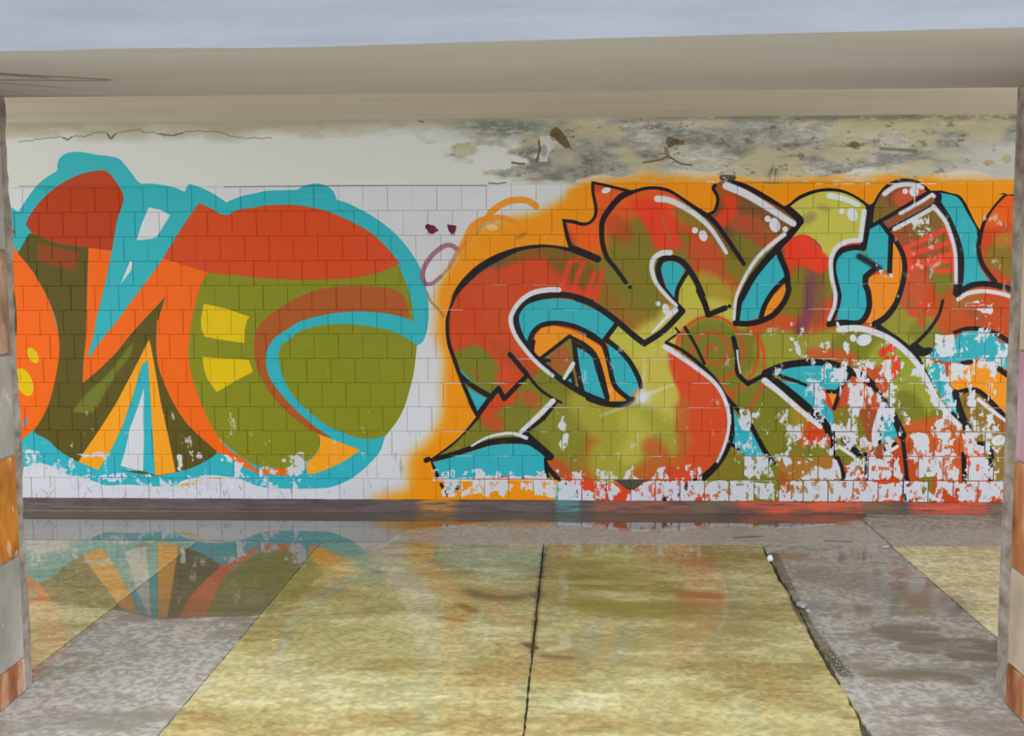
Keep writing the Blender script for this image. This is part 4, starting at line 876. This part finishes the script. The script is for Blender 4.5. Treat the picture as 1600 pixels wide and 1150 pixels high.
# gravel and grit gathered along the broken edge of the right band
def pebble(bm, x, y, z, r, rs):
    v0 = len(bm.verts); bmesh.ops.create_icosphere(bm, subdivisions=1, radius=r, matrix=Matrix.Translation((x, y, z)) @ Matrix.Rotation(rs.uniform(0, 6), 4, 'Z') @ Matrix.Diagonal((1, rs.uniform(.6, 1.1), rs.uniform(.4, .7), 1)))
    bm.verts.ensure_lookup_table()
    for v in bm.verts[v0:]: v.co += Vector((rs.gauss(0, r*.14), rs.gauss(0, r*.14), rs.gauss(0, r*.08)))
rs = random.Random(9); bm = bmesh.new()
for k in range(420):
    t = rs.random()**.8; px = 1205+t*128+rs.gauss(0, 3)+abs(rs.gauss(0, 9)); py = 868+t*210
    X, Y = Fl(px, py); r = rs.uniform(.0012, .0036)*(1+1.0*(rs.random() > .95)); pebble(bm, float(X), float(Y), r*.35, r, rs)
for k in range(90):
    t = rs.random(); X, Y = Fl(1355+t*190+rs.gauss(0, 3), 822+t*160); r = rs.uniform(.001, .003); pebble(bm, float(X), float(Y), r*.35, r, rs)
o = link_mesh('gravel', bm, m_stone); tag(o, 'fine grey gravel and grit along the broken edge of the right grey band', 'gravel', kind='stuff')
def rock(name, px, py, size, mat, label, cat, flat=.6, seed=1):
    rs = random.Random(seed); bm = bmesh.new(); bmesh.ops.create_icosphere(bm, subdivisions=2, radius=1)
    ax = [Vector((rs.gauss(0, 1), rs.gauss(0, 1), rs.gauss(0, 1))).normalized() for _ in range(9)]
    for v in bm.verts:
        for a in ax:
            d = v.co.dot(a)
            if d > .72: v.co -= a*(d-.72)
        v.co = Vector((v.co.x*size[0], v.co.y*size[1], v.co.z*size[2]))
    lo = min(v.co.z for v in bm.verts)
    for v in bm.verts: v.co.z -= lo
    o = link_mesh(name, bm, mat); X, Y = Fl(px, py); o.location = (float(X), float(Y), .0002); o.rotation_euler.z = rs.uniform(0, 3); tag(o, label, cat); return o
rock('plaster_lump', 1203, 878, (.022, .015, .020), m_white, 'small white plaster lump at the far corner of the right grey band', 'debris', seed=2)
rock('concrete_lump', 1252, 950, (.034, .022, .016), m_stone, 'flat grey concrete lump lying in the seam of the right grey band', 'debris', seed=3)
rock('concrete_lump', 1262, 958, (.012, .010, .012), m_stone, 'tiny grey concrete crumb just right of the flat grey lump', 'debris', seed=5)
rock('paper_scrap', 1384, 855, (.030, .012, .003), m_white, 'thin white scrap at the corner where the pale right slab begins', 'litter', seed=6)
rock('yellow_scrap', 430, 1001, (.016, .006, .003), m_yel, 'tiny bright yellow scrap on the left middle slab', 'litter', seed=7)
# water
def puddle(name, pts, label, seed, amp=.02):
    rs = np.random.RandomState(seed); p = smooth(np.array(pts, float), True, 14, corner=60); X, Y = Fl(p[:, 0], p[:, 1]); n_ = len(X)
    t = np.arange(n_)
    def rn(st): q = np.interp(t, np.arange(0, n_+st, st), rs.randn(len(np.arange(0, n_+st, st)))); return q
    X = X+amp*1.6*rn(7)+amp*.6*rn(2); Y = np.minimum(Y+amp*.45*rn(6)+amp*.25*rn(2), -.021)
    bm = bmesh.new(); f = bm.faces.new([bm.verts.new((float(a), float(b), .0035)) for a, b in zip(X, Y)])
    f.normal_update()
    if f.normal.z < 0: f.normal_flip()
    bmesh.ops.triangulate(bm, faces=[f]); o = link_mesh(name, bm, m_water); tag(o, label, 'puddle'); return o
puddle('puddle', [(-60, 799), (300, 799), (800, 800.5), (1100, 801), (1352, 801), (1350, 814), (1300, 820), (1250, 826), (1190, 826), (1130, 824), (1080, 830), (1020, 832), (960, 830), (880, 822), (800, 818), (740, 820), (700, 826), (640, 830), (610, 843), (590, 862), (545, 872), (520, 888), (495, 905), (470, 930),
    (440, 950), (400, 962), (330, 964), (250, 966), (200, 955), (150, 950), (100, 945), (60, 940), (-60, 940)], 'wide still puddle along the wall mirroring the orange and olive graffiti', 4, .014)
puddle('puddle', [(1366, 801), (1450, 801), (1600, 802), (1640, 812), (1580, 816), (1555, 813), (1530, 809), (1450, 806), (1380, 806)], 'narrow strip of water against the baseboard beside the right pillar', 6, .006)

# ------------------------------------------------------------------ ceiling, beam, added sky blocker, piers
o = boxo('ceiling', (XL, XR, -2.72, .3, 2.425, 2.6), m_ceil); tag(o, 'low beige ceiling above the tiled wall, water stained', kind='structure')
fe = [(-160, 86), (0, 80), (100, 78.5), (170, 76), (250, 75), (400, 75), (500, 73), (600, 70), (650, 69), (730, 66), (800, 64), (1000, 58), (1200, 53), (1400, 48), (1600, 43), (1760, 38)]
xs, ys = Fl(np.array([p[0] for p in fe]), np.array([p[1] for p in fe]), 2.2)
xs = np.r_[XL, xs, XR]; ys = np.r_[ys[0]+.25, ys, ys[-1]-.3]
bm = bmesh.new(); rsn = np.random.RandomState(2); n_ = 500; ring = []
wob = np.convolve(rsn.randn(n_+1), [.25, .5, .25], 'same')
for i in range(n_+1):
    x = XL+(XR-XL)*i/n_; yf = float(np.interp(x, xs, ys))+wob[i]*.0016; yr = -2.6805+.006*(x+.2)/1.8
    ring.append([bm.verts.new(q) for q in ((x, yf, 3.32), (x, yf, 2.2), (x, yr, 2.2), (x, yr, 2.5))])
for a, b2 in zip(ring, ring[1:]):
    for k in range(3):
        f = bm.faces.new((a[k], a[k+1], b2[k+1], b2[k])); f.material_index = (0, 1, 1)[k]
bm.faces.new(ring[0]); bm.faces.new(ring[-1][::-1])
o = link_mesh('beam', bm, [m_fas, m_sof]); tag(o, 'deep concrete beam overhead, pale blue-grey front and grey underside', kind='structure')
o = boxo('sky_blocker', (XL-1, XR+1, -4.3, -3.3, 3.3, 3.5), m_fas); tag(o, 'unseen slab added above the opening to block overhead sky light', kind='structure')  # unseen slab, added to hold overhead sky light off the beam front
o = boxo('ground', (-60, 60, -80, -4.82, -.3, -.004), m_ground); tag(o, 'pale paving outside', kind='structure')

def on_x(px, py, X): return ray_plane(px, py, 0, X)
def pillar(X, sgn, zj, mats, strip, label, yf, yb):
    """X = face toward the opening; sgn = +1 if the pillar body lies at larger x"""
    root = bpy.data.objects.new('pillar', None); C.objects.link(root); root.location = (X+sgn*.3, (yf+yb)/2, 0); tag(root, label, 'pillar', 'stone-clad pillars of the opening', kind='thing')
    bm = bmesh.new(); n_ = 60; rs = random.Random(3 if sgn > 0 else 8); ring = []
    ph = 0
    for i in range(n_+1):
        z = 2.1995*i/n_; w = .0035*math.sin(z*9+sgn)+rs.gauss(0, .0016)
        q = [(X+w*.6, yb+w), (X+w*.3+sgn*.002, yb-strip*.5), (X+sgn*.004, yb-strip), (X+sgn*.006, yf+.02), (X+sgn*.6, yf+.02), (X+sgn*.6, yb)]
        ring.append([bm.verts.new((a-root.location.x, b_-root.location.y, z)) for a, b_ in q])
    m_ = len(ring[0])
    for a, b2 in zip(ring, ring[1:]):
        for k in range(m_): bm.faces.new((a[k], a[(k+1) % m_], b2[(k+1) % m_], b2[k]))
    bm.faces.new(ring[0][::-1]); bm.faces.new(ring[-1]); bmesh.ops.recalc_face_normals(bm, faces=bm.faces)
    link_mesh('render_core', bm, m_mortar, root)
    g_ = .0035
    def st(x0, x1, y0, y1, z0, z1, mat):
        bm = bmesh.new(); add_box(bm, x0-root.location.x, x1-root.location.x, y0-root.location.y, y1-root.location.y, z0, z1)
        bmesh.ops.bevel(bm, geom=bm.edges[:], offset=.003, segments=1, affect='EDGES'); link_mesh('stone_slab', bm, mat, root)
    y1 = yb-strip; ys_ = [y1, y1-.40, yf]
    for r_ in range(len(zj)-1):
        z0, z1 = zj[r_]+g_, zj[r_+1]-g_
        for c_ in range(2):
            off = .003*rs.random(); mt = mats[(r_+c_*2) % len(mats)] if c_ else mats[r_]
            xa, xb = sorted((X-sgn*(.001+off), X+sgn*.02)); st(xa, xb, ys_[c_+1]+g_, ys_[c_]-g_, z0, z1, mt)
        for c_ in range(2):   # front face
            xa, xb = sorted((X+sgn*(.02+.29*c_+g_*c_), X+sgn*(.31+.29*c_-g_))); st(xa, xb, yf-.005, yf+.03, z0, z1, mats[(r_+c_+1) % len(mats)])
    return root
XLp = float(Fl(8, 152, 2.2)[0]); XRp = float(Fl(1590, 137, 2.2)[0]); YLb = float(Fl(8, 152, 2.2)[1]); YRb = float(Fl(1590, 137, 2.2)[1])
def zs(pts, X): return [float(on_x(a, b_, X)[2]) for a, b_ in pts]
zl = zs([(28, 1035), (22, 872), (19, 712), (15, 553), (11, 391), (7, 226)], XLp)
zr = zs([(1572, 1032), (1578, 884), (1583, 716), (1588, 546), (1592, 377), (1595, 209)], XRp)
print('joints', zl, zr)
zl = [0.0, max(.02, zl[0]-.365)]+zl+[2.197] if zl[0] > .4 else [0.0]+zl+[2.197]
zr = [0.0, max(.02, zr[0]-.365)]+zr+[2.197] if zr[0] > .4 else [0.0]+zr+[2.197]
ML = [S_beige, S_rust, S_grey, S_amber, S_grey, S_brown, S_grey, S_beige][-(len(zl)-1):]
MR = [S_grey, S_rust, S_beige, S_rust, S_pink, S_beige, S_grey, S_brown][-(len(zr)-1):]
pillar(XLp, -1, zl, ML, .045, 'pillar at the left edge, clad in grey and amber stone slabs', YLb-.87, YLb)
pillar(XRp, 1, zr, MR, .09, 'pillar at the right edge, clad in mauve, beige and rust stone slabs', YRb-.98, YRb)

# dry roots hanging from the plaster edge above the tiles
bm = bmesh.new(); rs = random.Random(12)
def tube(bm, pts, r):
    ring0 = None
    for i, p in enumerate(pts):
        rr = r*(1-.7*i/len(pts)); ring = [bm.verts.new((p[0]+rr*math.cos(a), p[1]+rr*math.sin(a)*.8, p[2]+rr*math.sin(a)*.4)) for a in (0, 2.1, 4.2)]
        if ring0:
            for k in range(3): bm.faces.new((ring0[k], ring0[(k+1) % 3], ring[(k+1) % 3], ring[k]))
        ring0 = ring
for k in range(15):
    a = rs.uniform(-1, 1); x, z = W(1210+a*3, 264); x, z = float(x), float(z); pts = []
    L = rs.uniform(.04, .10); 
    for i in range(7):
        t = i/6; pts.append((x+a*.035*t+rs.gauss(0, .001), -.012-.012*math.sin(t*3), z-L*t*t+.006*math.sin(t*3)))
    tube(bm, pts, .0013)
o = link_mesh('dry_root_tuft', bm, m_root); tag(o, 'small tuft of dry brown roots hanging from the plaster above the tiles', 'roots')
